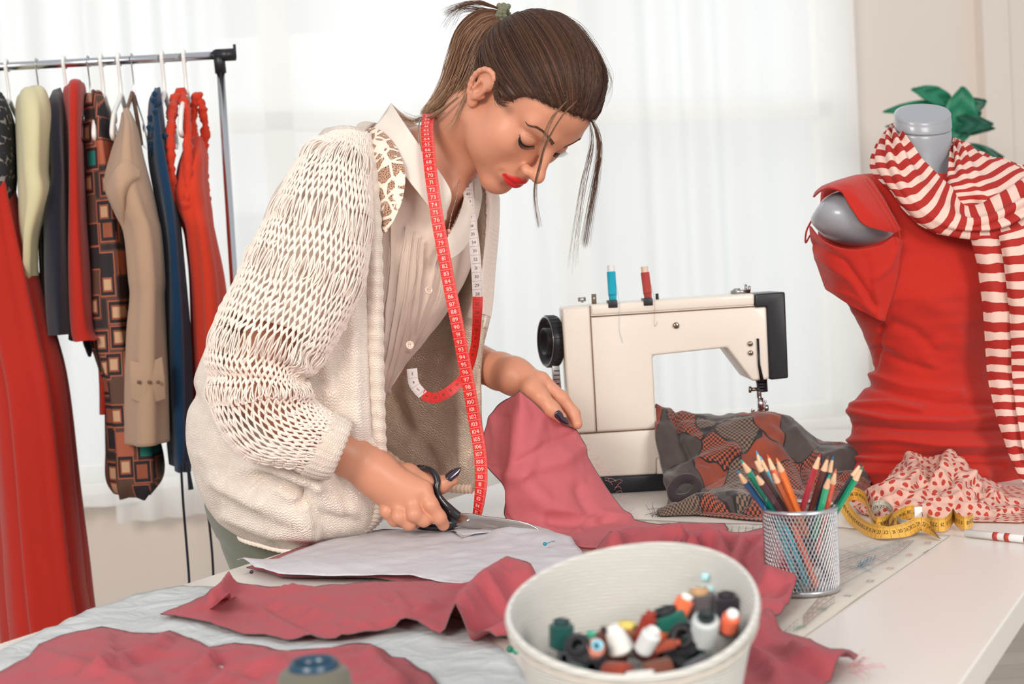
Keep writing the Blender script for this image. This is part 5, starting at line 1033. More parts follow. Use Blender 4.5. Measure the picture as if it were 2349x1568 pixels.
# far arm
SH2, EL2, WR2 = at(1075,480,2.29), at(1000,800,2.37), at(1178,862,2.155)
B.chain([SH2, (SH2+EL2)/2, EL2], [.038,.036,.034], .03); B.chain([EL2, EL2*.66+WR2*.34, EL2*.15+WR2*.85, WR2], [.034,.036,.0255,.0225], .02)
def hand(wr, wr_r, mcps, mr, kp=.014):
    for m_, r_ in zip(mcps, mr): B.cap(wr, m_, wr_r, r_, kp)
def finger(pts, rs, k=.0045): B.chain(pts, rs, k)
# near hand, closed round the scissors
M = [at(970,1122,1.975), at(945,1138,1.972), at(918,1146,1.975), at(892,1146,1.985)]
hand(WR, .0215, M, [.0135,.0135,.0130,.0120], .02)
B.cap(at(870,1100,1.995), at(925,1165,1.995), .017, .013, .02)
finger([M[0], at(988,1157,1.966), at(1007,1186,1.970), at(1017,1203,1.980)], [.0122,.0108,.0100,.0088])
finger([M[1], at(950,1178,1.958), at(972,1192,1.965), at(984,1190,1.985)], [.0122,.0106,.0095,.0085])
finger([M[2], at(915,1184,1.962), at(938,1201,1.968), at(955,1198,1.988)], [.0116,.0100,.0090,.0082])
finger([M[3], at(887,1172,1.975), at(905,1193,1.978), at(923,1198,1.992)], [.0106,.0090,.0082,.0075])
B.chain([at(880,1085,2.0), at(935,1092,2.012), at(975,1104,2.018), at(1010,1112,2.012), at(1037,1100,2.006)], [.018,.0165,.0125,.0108,.0088], .012)
# far hand, thumb over the cloth edge
M2 = [at(1240,872,2.125), at(1234,884,2.148), at(1224,893,2.168), at(1212,898,2.182)]
hand(WR2, .019, M2, [.0135,.013,.012,.0115], .02)
finger([M2[0], at(1288,913,2.120), at(1316,948,2.118), at(1324,972,2.108)], [.0125,.0105,.0094,.0080])
finger([M2[1], at(1284,930,2.146), at(1300,962,2.146), at(1301,984,2.138)], [.012,.0102,.0092,.0080])
finger([M2[2], at(1266,942,2.165), at(1278,968,2.160), at(1280,985,2.150)], [.0115,.0098,.0088,.0078])
finger([M2[3], at(1246,945,2.180), at(1260,972,2.168), at(1264,990,2.152)], [.0105,.0088,.0080,.0072])
B.chain([at(1196,880,2.14), at(1222,893,2.112), at(1240,910,2.100), at(1266,938,2.094), at(1287,957,2.090)], [.015,.0150,.0118,.0105,.0086], .010)
V, Q = B.surface((-.55,1.84,.70), (.22,2.48,1.56), .0016)
lipd = np.full(len(V), -1.0); _n = np.linalg.norm(V-hl(0,.09,-.055),axis=1) < .04; lipd[_n] = np.where(np.abs(inv_h(V[_n])[:,0]) < .0240, .0010-LV.ev(V[_n]), -1)
m = mat('skin', (206,143,114), .42, noise=.035, nscale=60, bump=.06, bscale=900, sss=.12, spec=.4); T = NT(m); b = T.n['Principled BSDF']; at_ = T.new('ShaderNodeAttribute', attribute_name='shade'); src = b.inputs['Base Color'].links[0].from_socket
k = T.math('MULTIPLY', T.math('ADD', at_.outputs['Fac'], 0), 1, True); T.link(T.mix(k, src, lin((206,36,40))), b.inputs['Base Color']); T.link(T.math('SUBTRACT', .42, T.math('MULTIPLY', k, .12)), b.inputs['Roughness']); SKIN = m
body = mesh('body', V, Q, SKIN, person, shade=np.clip(.5+lipd/.0012,0,1))
NAIL = mat('dark_plum_nail_polish', (34,18,38), .08, coat=1); LASH = mat('black_lash', (22,18,18), .5); BROW = mat('brown_brow', (92,62,48), .8)
def nail(a, b, w, side, n=14, lift=.0012, name='fingernail'):
    """almond nail from cuticle a to tip b"""
    a = np.asarray(a); b = np.asarray(b); d = b-a; L = np.linalg.norm(d); d /= L; s = np.cross(d, side); s /= np.linalg.norm(s); nn = np.cross(s, d); 
    if nn@np.asarray(side) < 0: nn = -nn
    G = np.zeros((n,7,3))
    for i in range(n):
        t = i/(n-1); ww = w/2*(min(1,(t/.12+.05))**.5 if t < .12 else 1)*(1-max(0,(t-.45)/.55)**2.2*.93)
        for j in range(7): u = (j-3)/3; G[i,j] = a+d*L*t+s*ww*u+nn*(lift-.0028*u*u*(ww/(w/2))-.0015*t*t)
    patch_obj(name, G, NAIL, person, solid=.0007)
nail(at(1024,1098,1.993), at(1057,1072,2.000), .0128, (-.15,-1,.35)); nail(at(1275,944,2.0795), at(1304,972,2.084), .0128, (.3,-1,.25))
# eyes: lid line, lashes, brows
def onface(pts, off=.0006, n=None):
    P = np.array(pts,float); P = cr(P, n) if n else P; W_ = hlv(P); S_ = B.snap(W_, HM[:,1], .03, 120); return S_+HM[:,1]*off
for s in (1,-1):
    ey = onface([(s*.0475,.07,.0125),(s*.043,.07,.0070),(s*.035,.08,.0030),(s*.026,.08,.0035),(s*.0175,.08,.0085)], .0003, 30)
    v, f = tube(ey, np.concatenate([np.linspace(.0004,.0011,8),np.full(14,.0013),np.linspace(.0013,.0004,8)]), 6); mb = MB().add(v, f)
    for i in range(64):
        t = i/63; p = ey[int(2+t*26)]; out = HM@np.array([s*(.75-1.0*t)*.8,1,-.55-.25*math.sin(t*3)]); out /= np.linalg.norm(out); Lh = .0100*(1-.45*t)
        c = cr([p, p+out*Lh*.5+HM[:,2]*(-.0008), p+out*Lh+HM[:,2]*.0022], 6); v, f = tube(c, np.linspace(.00045,.0001,6), 4); mb.add(v, f)
    mb.out('eyelashes', LASH, person)
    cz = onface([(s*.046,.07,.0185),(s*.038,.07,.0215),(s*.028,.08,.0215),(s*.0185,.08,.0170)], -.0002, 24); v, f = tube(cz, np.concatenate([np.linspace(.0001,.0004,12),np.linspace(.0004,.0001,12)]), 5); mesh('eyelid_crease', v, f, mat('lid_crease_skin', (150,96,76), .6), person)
    mb = MB(); bl = cr([(s*.0535,.06,.0340),(s*.046,.07,.0415),(s*.034,.08,.0425),(s*.022,.08,.0385),(s*.0125,.09,.0345)], 90)
    for i in range(330):
        t = RNG.random(); w = .0008+.0022*t; p = np.array([np.interp(t*89, np.arange(90), bl[:,j]) for j in range(3)]); p[2] += (RNG.random()-.5)*2*w; d = np.array([s*.9,0,-.15+.45*t])*.0035*(.5+.5*RNG.random()); p = p-d*.5
        c = onface([p,p+d*.5,p+d], .0004); v, f = tube(c, [.0003,.00028,.0001], 4); mb.add(v, f)
    mb.out('eyebrow', BROW, person)
# ---------------------------------------------------------------- hair
m = mat('brown_hair', (96,64,50), .5, spec=.3); T = NT(m); b = T.n['Principled BSDF']; a_ = T.new('ShaderNodeAttribute', attribute_name='shade'); rp = T.new('ShaderNodeValToRGB'); e = rp.color_ramp.elements
e[0].color = lin((38,25,22)); e[1].color = lin((216,176,142)); k = e.new(.45); k.color = lin((104,70,52)); T.link(a_.outputs['Fac'], rp.inputs[0]); T.link(rp.outputs[0], b.inputs['Base Color']); b.inputs['Anisotropic'].default_value = .5; HAIR = m
HC_ = np.array([0,-.010,.040]); HR = np.array([.0805,.1035,.0905])
TIE = inv_h(at(1155,34,2.085)); TD = (TIE-HC_)/np.linalg.norm(TIE-HC_)
def uh(F, Rr): return np.where(F > 0, .034+.50*F, .034-.056*np.clip((-F-.014)/.014,0,1)+.62*np.minimum(F+.014,0))-.030*np.exp(-((F-.030)/.013)**2)*np.clip(np.abs(Rr)/.07,0,1)**2
def hair_r(D):
    """distance from HC_ along unit directions D (head space) to the outer face of the hair"""
    bump = 1+.10*np.exp(-(((D[...,1]-.45)/.5)**2+((D[...,2]-.85)/.35)**2))+.05*np.exp(-(((D[...,1]-.85)/.3)**2+((D[...,2]-.5)/.3)**2))
    tx = np.cross(TD,[0,0,1.]); tx /= np.linalg.norm(tx); ty = np.cross(TD,tx); an = np.arctan2(D@tx, D@ty); far_ = 1-np.clip((D@TD-.6)/.4,0,1)
    bump = bump*(1+far_*(.014*np.sin(17*an+1.3*np.sin(3*an))+.010*np.sin(41*an+2)+.004*np.sin(83*an)))
    return bump/np.sqrt(((D/HR)**2).sum(-1))
nth, nph = 90, 150; th = np.linspace(0, math.pi, nth)[:,None]; ph = np.linspace(0, 2*math.pi, nph, endpoint=False)[None]
D = np.stack([np.sin(th)*np.sin(ph), np.sin(th)*np.cos(ph), np.cos(th)+0*ph], -1); P = HC_+D*hair_r(D)[...,None]
over = P[...,2]-uh(P[...,1], P[...,0]); sink = np.clip(1-over/.012,0,1); P = HC_+(P-HC_)*(1-.10*np.clip(sink,0,1)**1.5)[...,None]
F = [f for f in grid_faces(nth, nph, True) if over.reshape(-1)[list(f)].max() > -.004]
V = hlv(P.reshape(-1,3)); hair_cap = mesh('hair', V, F, HAIR, person, shade=np.full(len(V), .20))
mb = MB()
def strand_on_scalp(d0, lift, w, sh, n=16, wav=0.0):
    om = math.acos(np.clip(d0@TD,-1,1)); t = np.linspace(0,1,n)[:,None]; D = (np.sin((1-t)*om)*d0+np.sin(t*om)*TD)/max(1e-6, math.sin(om))
    # sag: strands sweep down before they turn up to the tie
    D = D+np.array([0,-.10,-.16])*np.sin(t*math.pi)*wav; D /= np.linalg.norm(D,axis=1,keepdims=True)
    r = hair_r(D)+lift*np.sin(t[:,0]*math.pi*.9+.15); P = hlv(HC_+D*r[:,None]); v, f = tube(P, w*np.concatenate([[.3],np.full(n-2,1),[.6]]), 3, cap=False); mb.add(v, f, 0, sh)
for i in range(4600):
    if i % 3: # hairline starts
        a = RNG.uniform(-math.pi, math.pi); F_ = .085*math.cos(a)-.002; Rr = .078*math.sin(a); U_ = float(uh(np.array(F_), np.array(Rr)))+.004+RNG.random()**2*.05
        d0 = np.array([Rr,F_,U_])-HC_
    else:     # the parting on top
        F_ = .088-.085*RNG.random(); Rr = (RNG.random()-.5)*.030; d0 = np.array([Rr,F_,.115])-HC_
    d0 /= np.linalg.norm(d0)
    strand_on_scalp(d0, .0004+.0022*RNG.random(), .00032+.00028*RNG.random(), float(.05+.42*RNG.random()**1.7), wav=.5*RNG.random())
mb.out('hair_strands', HAIR, person)
# pony tail
GD = np.array([[at(*p) for p in g] for g in (
 [(1152,24,2.085),(1095,20,2.09),(1045,62,2.12),(1022,130,2.15),(1002,195,2.17),(962,258,2.18)],
 [(1152,34,2.08),(1105,48,2.07),(1066,96,2.07),(1046,160,2.08),(1015,222,2.10),(968,268,2.13)],
 [(1150,44,2.075),(1112,72,2.05),(1088,120,2.045),(1066,180,2.05),(1035,232,2.07),(985,272,2.10)],
 [(1146,48,2.07),(1122,92,2.04),(1102,140,2.03),(1082,192,2.03),(1058,232,2.045),(1005,268,2.08)],
 [(1150,30,2.10),(1100,40,2.12),(1062,90,2.14),(1050,150,2.15),(1030,215,2.16),(990,262,2.17)])])
mb = MB()
for i in range(2000):
    w = RNG.dirichlet([.6]*5); g = (GD*w[:,None,None]).sum(0); L = 6-(0 if RNG.random() < .5 else RNG.integers(0,2)); g = g[:L]+RNG.normal(size=(L,3))*.0018*np.linspace(0,1,L)[:,None]
    P = cr(g, 22); t = np.linspace(0,1,22); v, f = tube(P, (.00030+.00035*RNG.random())*(1-.75*t**3), 3, cap=False); base = .22+.35*RNG.random()**1.5
    mb.add(v, f); mb.sh[-len(v):] = list(np.repeat(np.clip(base+.42*t*RNG.uniform(.5,1.3),0,1), 3))
# fly-aways over the top, at the nape and in front of the face
def loose(pts, n, spread, sh, w=.00028):
    for i in range(n):
        g = np.array([at(*p) for p in pts]); m_ = len(g); g = g+RNG.normal(size=(1,3))*spread*np.linspace(.15,1,m_)[:,None]+RNG.normal(size=(m_,3))*spread*.2; P = cr(g, 26); v, f = tube(P, w*np.concatenate([np.linspace(.2,1,8),np.linspace(1,.25,18)]), 3, cap=False); mb.add(v, f, 0, sh+.2*RNG.random())
loose([(1156,24,2.08),(1100,6,2.09),(1055,14,2.1),(1022,30,2.12)], 60, .003, .3); loose([(1150,28,2.09),(1060,22,2.12),(1025,60,2.14)], 25, .005, .3)
loose([(1052,222,2.03),(1000,262,2.06),(965,272,2.10),(945,275,2.12),(915,262,2.14)], 50, .0035, .6)
loose([(1352,268,1.985),(1368,300,1.975),(1374,345,1.975),(1366,410,1.98),(1355,470,1.985),(1340,560,1.99)], 70, .0035, .25); loose([(1352,275,1.985),(1360,330,1.975),(1340,420,1.98),(1325,520,1.98),(1318,600,1.985)], 14, .006, .3)
loose([(1322,232,1.935),(1288,268,1.925),(1252,330,1.915),(1238,380,1.915),(1228,425,1.92),(1229,470,1.92),(1238,520,1.925)], 34, .0016, .45, .00022)
loose([(1300,232,1.93),(1266,272,1.92),(1248,320,1.915),(1234,360,1.92)], 22, .003, .45, .0002)
loose([(1140,180,1.955),(1136,215,1.95),(1146,235,1.947),(1162,238,1.945)], 70, .0030, .25); 0
loose([(1240,20,2.04),(1330,60,2.0),(1398,170,1.97),(1385,230,1.96)], 16, .005, .2); loose([(1075,200,2.02),(1062,235,2.03),(1040,280,2.04),(1020,300,2.045)], 26, .004, .6, .0002)
mb.out('loose_hair', HAIR, person)
BAND = cloth('sage_hair_tie', (112,112,88), weave=2500); C0 = at(1156,34,2.085); P = []
dirn = at(1100,30,2.09)-C0; dirn /= np.linalg.norm(dirn); R_ = zto(dirn); t = np.linspace(0,2*math.pi,90,endpoint=False)
for j, (o, rr) in enumerate(((-.004,.0125),(.001,.0135),(.006,.0125))):
    P = C0+(R_@np.stack([rr*np.cos(t), rr*np.sin(t), o+.002*np.sin(3*t+j)])).T; v, f = tube(P, .0036+.0006*np.sin(18*t), 8, closed=True); mesh('hair_tie', v, f, BAND, person)
# ---------------------------------------------------------------- clothing of the person
def knit(name, col, scale=1.0, holes=0.0, painted_glints=0.0, bump=.9, trans=0):
    """stocking stitch: columns of small V loops in UV (metres*100)"""
    m = mat(name, col, .9, sheen=.35, trans=trans, spec=.2); T = NT(m); b = T.n['Principled BSDF']; uv = T.new('ShaderNodeUVMap', uv_map='UVMap'); sp = T.new('ShaderNodeSeparateXYZ')
    ns = T.new('ShaderNodeTexNoise', i_Scale=.35, i_Detail=2.0); T.link(uv.outputs[0], ns.inputs['Vector']); va = T.new('ShaderNodeVectorMath', operation='ADD'); sc_ = T.new('ShaderNodeVectorMath', operation='SCALE'); sc_.inputs['Scale'].default_value = 1.6
    T.link(ns.outputs[1], sc_.inputs[0]); T.link(uv.outputs[0], va.inputs[0]); T.link(sc_.outputs[0], va.inputs[1]); T.link(va.outputs[0], sp.inputs[0])
    U = T.math('MULTIPLY', sp.outputs[0], 1.9*scale); Vv = T.math('MULTIPLY', sp.outputs[1], 2.6*scale); fu = T.math('FRACT', U); tri = T.math('ABSOLUTE', T.math('SUBTRACT', fu, .5))
    ph = T.math('ADD', Vv, T.math('MULTIPLY', tri, 1.1)); w = T.math('SINE', T.math('MULTIPLY', ph, 6.283)); gr = T.math('SINE', T.math('MULTIPLY', tri, 12.566/1.0))
    hgt = T.math('ADD', T.math('MULTIPLY', w, .5), T.math('MULTIPLY', T.math('ABSOLUTE', gr), .55)); bp = T.new('ShaderNodeBump', i_Strength=bump, i_Distance=.0016); T.link(hgt, bp.inputs['Height']); T.link(bp.outputs[0], b.inputs['Normal'])
    base = lin(col); dark = tuple(v*.80 for v in base[:3])+(1,); k = T.math('MULTIPLY', T.math('ADD', hgt, .6), .8, True); c = T.mix(k, dark, base)
    if painted_glints:
        vo = T.new('ShaderNodeTexVoronoi', i_Scale=4.2); T.link(uv.outputs[0], vo.inputs['Vector']); n2 = T.new('ShaderNodeTexNoise', i_Scale=.12); T.link(uv.outputs[0], n2.inputs['Vector']); g = T.math('MULTIPLY', T.math('LESS_THAN', vo.outputs['Distance'], .24), T.math('GREATER_THAN', n2.outputs[0], .48))
        T.link(T.math('SUBTRACT', .9, T.math('MULTIPLY', g, .6)), b.inputs['Roughness']); c = T.mix(g, c, lin((255,250,236)))  # lurex dots: smoother, with their glints painted in as pale colour
    T.link(c, b.inputs['Base Color'])
    if holes:
        out = T.n['Material Output']; src = out.inputs[0].links[0].from_socket; tp = T.new('ShaderNodeBsdfTransparent'); mx = T.new('ShaderNodeMixShader'); T.link(T.math('LESS_THAN', hgt, -.30), mx.inputs[0]); T.link(src, mx.inputs[1]); T.link(tp.outputs[0], mx.inputs[2]); T.link(mx.outputs[0], out.inputs[0])
    return m
KN = knit('cream_knit', (248,232,218), 1.0, bump=.7); KR = knit('cream_rib_knit', (252,234,218), 1.25, bump=.7); KI = knit('tan_lurex_knit', (250,222,196), 1.0, painted_glints=1, trans=0, bump=1.0); YARN = mat('cream_yarn', (244,228,216), .85, noise=.04, nscale=400, sheen=.4, bump=.3, bscale=2500)
def cuv(o_fn, name, G, m, parent, **k): return o_fn(name, G, m, parent, uv=arc_uv(G), **k)
card = None
# trousers and shoes
TRO = cloth('olive_grey_trousers', (112,114,100), weave=1800); tr_ = loft([(470,1090,740,1100,2.25,.12),(468,1150,740,1170,2.25,.125),(480,1190,740,1215,2.25,.12),(505,1245,735,1270,2.25,.115),(530,1310,735,1330,2.25,.11),(560,1400,735,1410,2.25,.105)], 60, 40, .9, lambda G,a: .003*vn(G*[12,12,20],1,3), [([(500,1240),(560,1300)],-.002,5),([(545,1150),(560,1230),(590,1300)],-.0012,3)])
tro = loft_obj('trousers', tr_, TRO, person); 
for L0,R0,L1,R1,L2,R2,Yd in ((540,655,555,645,570,640,-.05),(625,745,630,720,635,705,.08)):
    loft_obj('trouser_leg', loft([(L0,1340,R0,1350,2.23+Yd,.08),(L1,1700,R1,1700,2.24+Yd,.06),(L1+8,1950,R1,1950,2.26+Yd,.055),(L2,2270,R2,2270,2.28+Yd,.055)], 30, 30, 1, lambda G,a: .003*vn(G*15,1,5)), TRO, tro)
    c = at((L2+R2)/2, 2290, 2.28+Yd); G = [(c[0]-.03,c[1]+.02,.0,.03,.02),(c[0]-.02,c[1]+.01,.035,.045,.05),(c[0]+.03,c[1]-.02,.04,.043,.045),(c[0]+.10,c[1]-.06,.03,.042,.03),(c[0]+.16,c[1]-.09,.02,.02,.015)]
    P = np.array([[x,y,.045] for x,y,_,_,_ in G]); v, f = tube(cr(P,16), cr(np.array([[.02],[.043],[.045],[.040],[.018]]),16)[:,0], 16); v[:,2] = np.maximum(v[:,2], .001); mesh('shoe', v, f, mat('dark_leather_shoe',(50,44,42),.4), person)
# blouse
BLO = cloth('ivory_blouse', (244,224,208), weave=2400, trans=.2, noise=.03, bump=.3); BLO2 = cloth('ivory_blouse_collar', (240,228,216), weave=2400, trans=.15, noise=.02, bump=.2)
pl_ = [([(932,520),(915,640),(893,780),(872,880)],.0034,5),([(946,530),(930,660),(905,800),(878,900)],.0034,5),([(960,545),(945,670),(920,800),(888,895)],.0034,5),([(972,556),(960,690),(935,800)],.0034,5),([(900,480),(893,640),(880,780)],.0028,5),([(1002,590),(988,660),(945,790),(885,905)],.0028,4),([(1018,620),(1000,690),(955,790),(895,890)],-.0034,5)]
G = loft([(830,315,1000,352,2.14,.05),(800,380,1072,418,2.155,.105),(770,450,1092,478,2.165,.13),(745,530,1092,540,2.17,.138),(715,620,1076,615,2.175,.138),(700,700,1040,690,2.18,.135),(690,760,1000,750,2.185,.130),(680,830,952,812,2.19,.125),(665,900,902,880,2.195,.12),(650,960,872,935,2.2,.115),(650,1000,860,985,2.2,.11)], 300, 280, 1.0, lambda G,a: .0022*vn(G*[20,20,12],1,7)+.0010*vn(G*45,1,8), pl_)
blo_grid = G; Q = proj(G.reshape(-1,3)); vp = [(985,300),(1052,395),(1078,425),(1062,470),(1042,515),(1006,590),(998,560),(1022,500),(1026,470),(1005,410),(975,370)]
def inpoly(Q, poly):
    ins = np.zeros(len(Q), bool); poly = np.array(poly,float)
    for a, b in zip(poly, np.roll(poly,-1,0)): ins ^= ((a[1] > Q[:,1]) != (b[1] > Q[:,1])) & (Q[:,0] < (b[0]-a[0])*(Q[:,1]-a[1])/(b[1]-a[1]+1e-15)+a[0])
    return ins
front = (G.reshape(-1,3)[:,1] < 2.15); hole = inpoly(Q, vp) & front
F = [f for f in grid_faces(G.shape[0], G.shape[1], True) if not hole[list(f)].all()]
blo = mesh('blouse', G.reshape(-1,3), F, BLO, person, solid=.0012, uv=arc_uv(G))
G = patch([[(897,237,2.17),(928,283,2.065),(962,333,2.035),(998,380,2.02),(1034,440,2.01),(1026,482,2.012)],[(884,262,2.11),(915,315,2.045),(948,366,2.02),(984,412,2.005),(1016,462,2.0),(1020,492,2.005)],[(856,294,2.09),(892,345,2.03),(927,400,2.005),(962,445,1.998),(994,486,1.998),(1014,502,2.003)]], 50, 20)
cuv(patch_obj, 'collar', G, BLO2, blo, solid=.0018)
G = patch([[(897,237,2.17),(925,262,2.20),(955,285,2.22),(985,300,2.23)],[(880,262,2.19),(912,290,2.22),(950,310,2.24),(990,330,2.25)],[(862,290,2.20),(900,310,2.23),(945,340,2.25),(1000,360,2.25)]], 30, 16); cuv(patch_obj, 'collar_back', G, BLO2, blo, solid=.0018)
G = patch([[(1052,408,2.10),(1066,430,2.09),(1060,470,2.07),(1044,512,2.045),(1024,548,2.03),(1002,582,2.02)],[(1075,402,2.12),(1090,432,2.10),(1082,480,2.075),(1064,530,2.05),(1038,560,2.03),(1004,590,2.018)],[(1096,404,2.14),(1105,446,2.12),(1094,505,2.09),(1074,555,2.06),(1048,585,2.035),(1012,602,2.02)]], 50, 20); cuv(patch_obj, 'collar', G, BLO2, blo, solid=.0018)
G = patch([[(1002,582,2.012),(990,650,2.018),(955,755,2.03),(905,860,2.05),(866,940,2.07)],[(1012,590,2.012),(1002,655,2.018),(968,760,2.03),(915,868,2.05),(872,955,2.07)],[(1024,596,2.016),(1014,662,2.022),(980,765,2.034),(926,876,2.054),(880,962,2.074)]], 60, 12)
GB = blo_grid; QB = proj(GB); fm = GB[...,1] < GB[...,1].mean(1, keepdims=True)
def on_blouse(px, py):
    d = np.where(fm, np.hypot(QB[...,0]-px, QB[...,1]-py), 1e9); return GB.reshape(-1,3)[d.argmin()]
for pts, *_ in pl_:
    P = cr(pts, 26); P3 = np.array([on_blouse(*p) for p in P]); P3 = cr(P3[::3], 60); v, f = tube(P3+[0,-.0004,0], .0015, 6); mesh('pintuck', v, f, BLO, blo)
# buttons
for x,y,Y in ((984,665,2.008),(940,791,2.022),(876,905,2.050)):
    S = at(x,y,Y); v, f = lathe([(.0001,.0012),(.0035,.0012),(.0045,.0022),(.0058,.0018),(.006,0),(.0055,-.001),(0,-.001)], 26, S, zto((.25,-1,.1))); bt = mesh('button', v, f, mat('pearl_button',(222,196,178),.22,coat=.6), blo)
    mb = MB()
    for dx in (-.0012,.0012):
        for dz in (-.0012,.0012): v, f = tube([S+[dx,-.0013,dz],S+[dx,-.0024,dz]], .0005, 6); mb.add(v, f)
    mb.out('button_thread', mat('button_thread_brown',(150,110,92),.8), bt)
# lace yoke
m = mat('lace_yoke', (232,214,196), .85, sheen=.2); T = NT(m); tc = T.new('ShaderNodeTexCoord'); vo = T.new('ShaderNodeTexVoronoi', feature='DISTANCE_TO_EDGE', i_Scale=46.0); n1 = T.new('ShaderNodeTexNoise', i_Scale=32.0, i_Detail=3.0, i_Distortion=1.2); T.link(tc.outputs['Object'], n1.inputs['Vector']); T.link(tc.outputs['Object'], vo.inputs['Vector']); n3 = T.new('ShaderNodeTexVoronoi', feature='DISTANCE_TO_EDGE', i_Scale=420.0); T.link(tc.outputs['Object'], n3.inputs['Vector'])
solid_ = T.math('MAXIMUM', T.math('LESS_THAN', vo.outputs[0], .085), T.math('GREATER_THAN', n1.outputs[0], .56)); netm = T.math('LESS_THAN', n3.outputs[0], .10); op = T.math('MAXIMUM', solid_, netm)
out = T.n['Material Output']; tp = T.new('ShaderNodeBsdfTransparent'); mx = T.new('ShaderNodeMixShader'); T.link(op, mx.inputs[0]); T.link(tp.outputs[0], mx.inputs[1]); T.link(T.n['Principled BSDF'].outputs[0], mx.inputs[2]); T.link(mx.outputs[0], out.inputs[0]); T.link(T.mix(solid_, lin((196,160,136)), lin((236,220,204))), T.n['Principled BSDF'].inputs['Base Color']); LACE = m
LSK = mat('skin_under_lace', (186,126,96), .6)
ly = [[(842,294,2.085),(868,296,2.06),(895,318,2.04),(912,340,2.025)],[(850,340,2.035),(874,344,2.015),(900,360,2.005),(926,378,1.998)],[(858,400,2.01),(880,400,1.998),(904,405,1.992),(930,412,1.988)],[(864,460,2.0),(880,460,1.99),(900,462,1.984),(922,462,1.984)],[(868,510,1.998),(878,515,1.99),(888,518,1.986),(902,508,1.984)],[(872,530,1.998),(877,533,1.99),(882,534,1.988),(888,530,1.986)]]
cuv(patch_obj, 'lace_backing', patch([[(x,y,Y+.003) for x,y,Y in r] for r in ly], 20, 40), LSK, blo, solid=.0005); cuv(patch_obj, 'lace_yoke', patch(ly, 30, 60), LACE, blo, solid=.0006)
# ---------------------------------------------------------------- cardigan
panel = [[(836,300,2.05),(802,290,2.035),(762,292,2.06),(742,303,2.15),(800,296,2.27)],
 [(853,400,2.005),(790,400,1.995),(705,400,2.01),(640,425,2.12),(700,420,2.32)],
 [(865,560,1.985),(790,560,1.975),(690,560,1.99),(588,555,2.12),(680,560,2.36)],
 [(868,700,1.985),(790,700,1.965),(670,700,1.985),(524,690,2.12),(640,700,2.38)],
 [(871,850,1.985),(790,850,1.960),(640,850,1.98),(456,838,2.12),(620,850,2.39)],
 [(875,1000,1.992),(790,1000,1.962),(620,1000,1.965),(427,985,2.12),(600,1000,2.39)],
 [(880,1110,2.0),(790,1120,1.978),(620,1120,1.968),(450,1108,2.12),(600,1120,2.37)],
 [(872,1185,2.025),(790,1205,2.000),(640,1212,1.985),(500,1190,2.12),(620,1200,2.32)],
 [(838,1222,2.045),(752,1246,2.035),(660,1258,2.030),(552,1226,2.12),(640,1235,2.28)]]
FO = [([(600,1090),(660,1110),(700,1130),(690,1150)],-.018,13),([(560,1070),(640,1080),(720,1110)],.012,16),([(500,1100),(600,1150),(700,1200)],.009,22),([(720,1100),(740,1150),(800,1170)],.008,18),([(720,1090),(700,1130),(740,1180),(820,1200)],-.006,14),([(850,640),(852,800),(858,1000)],-.007,9),([(815,640),(812,800),(818,1000),(815,1100)],.006,14),([(760,700),(740,800),(760,900)],.006,18),([(440,900),(480,980),(540,1060),(620,1090)],-.007,16),([(520,1180),(620,1220),(720,1225)],.007,14),([(470,1040),(520,1110),(600,1150)],.006,16),([(780,1100),(800,1180)],-.006,12),([(640,1120),(700,1160)],.006,10)]
G = patch(panel, 150, 190, folds=FO, disp=lambda G: .004*vn(G*[10,10,14],1,17)+.0022*vn(G*30,1,18))
card = mesh('cardigan', G.reshape(-1,3), grid_faces(*G.shape[:2]), KN, person, solid=.004, uv=arc_uv(G), origin=(0,0,0))
hem = G[-1]+[0,0,-.002]; v, f = tube(hem, .0045+.0006*np.sin(np.arange(len(hem))*2.2), 8); mesh('hem', v, f, KR, card)
# ribbed front band, near side
ex = cr([(850,306,2.052),(866,400,2.0),(876,560,1.978),(878,700,1.976),(880,850,1.978),(884,1000,1.985),(888,1100,1.998),(882,1170,2.018),(862,1205,2.035),(808,1243,2.055)], 12)
G = patch([[(x-34,y-2,Y+.004),(x-22,y-1,Y-.004),(x-10,y,Y-.004),(x,y+1,Y+.004)] for x,y,Y in ex], 20, 200, disp=lambda G: .0010*np.sin(np.arange(200)*1.25)[:,None]+0*G[...,0])
cuv(patch_obj, 'ribbed_band', G, KR, card, solid=.003)
G = patch([[(836,300,2.05),(850,290,2.10),(862,286,2.18),(868,288,2.25)],[(812,300,2.03),(822,287,2.09),(838,282,2.18),(850,284,2.26)]], 30, 10); cuv(patch_obj, 'ribbed_band', G, KR, card, solid=.006)
# far flap
far = [[(1062,432,2.16),(1085,420,2.15),(1112,412,2.155),(1132,425,2.17),(1146,455,2.24),(1120,440,2.36)],
 [(1080,500,2.19),(1096,500,2.165),(1115,500,2.155),(1130,505,2.17),(1143,520,2.25),(1100,520,2.40)],
 [(1070,590,2.21),(1090,590,2.175),(1108,590,2.155),(1122,592,2.175),(1136,598,2.25),(1090,600,2.42)],
 [(1040,680,2.25),(1068,685,2.21),(1090,690,2.165),(1108,695,2.17),(1124,705,2.23),(1080,700,2.42)],
 [(950,775,2.31),(1010,785,2.27),(1060,795,2.21),(1092,800,2.165),(1105,800,2.20),(1060,800,2.42)],
 [(860,885,2.35),(950,905,2.31),(1030,920,2.24),(1082,925,2.175),(1100,925,2.18),(1080,900,2.40)],
 [(840,980,2.36),(930,1010,2.31),(1010,1030,2.25),(1078,1030,2.18),(1104,1030,2.175),(1110,1000,2.20)],
 [(868,1010,2.36),(930,1068,2.31),(1000,1110,2.25),(1060,1120,2.19),(1098,1115,2.175),(1110,1080,2.2)]]
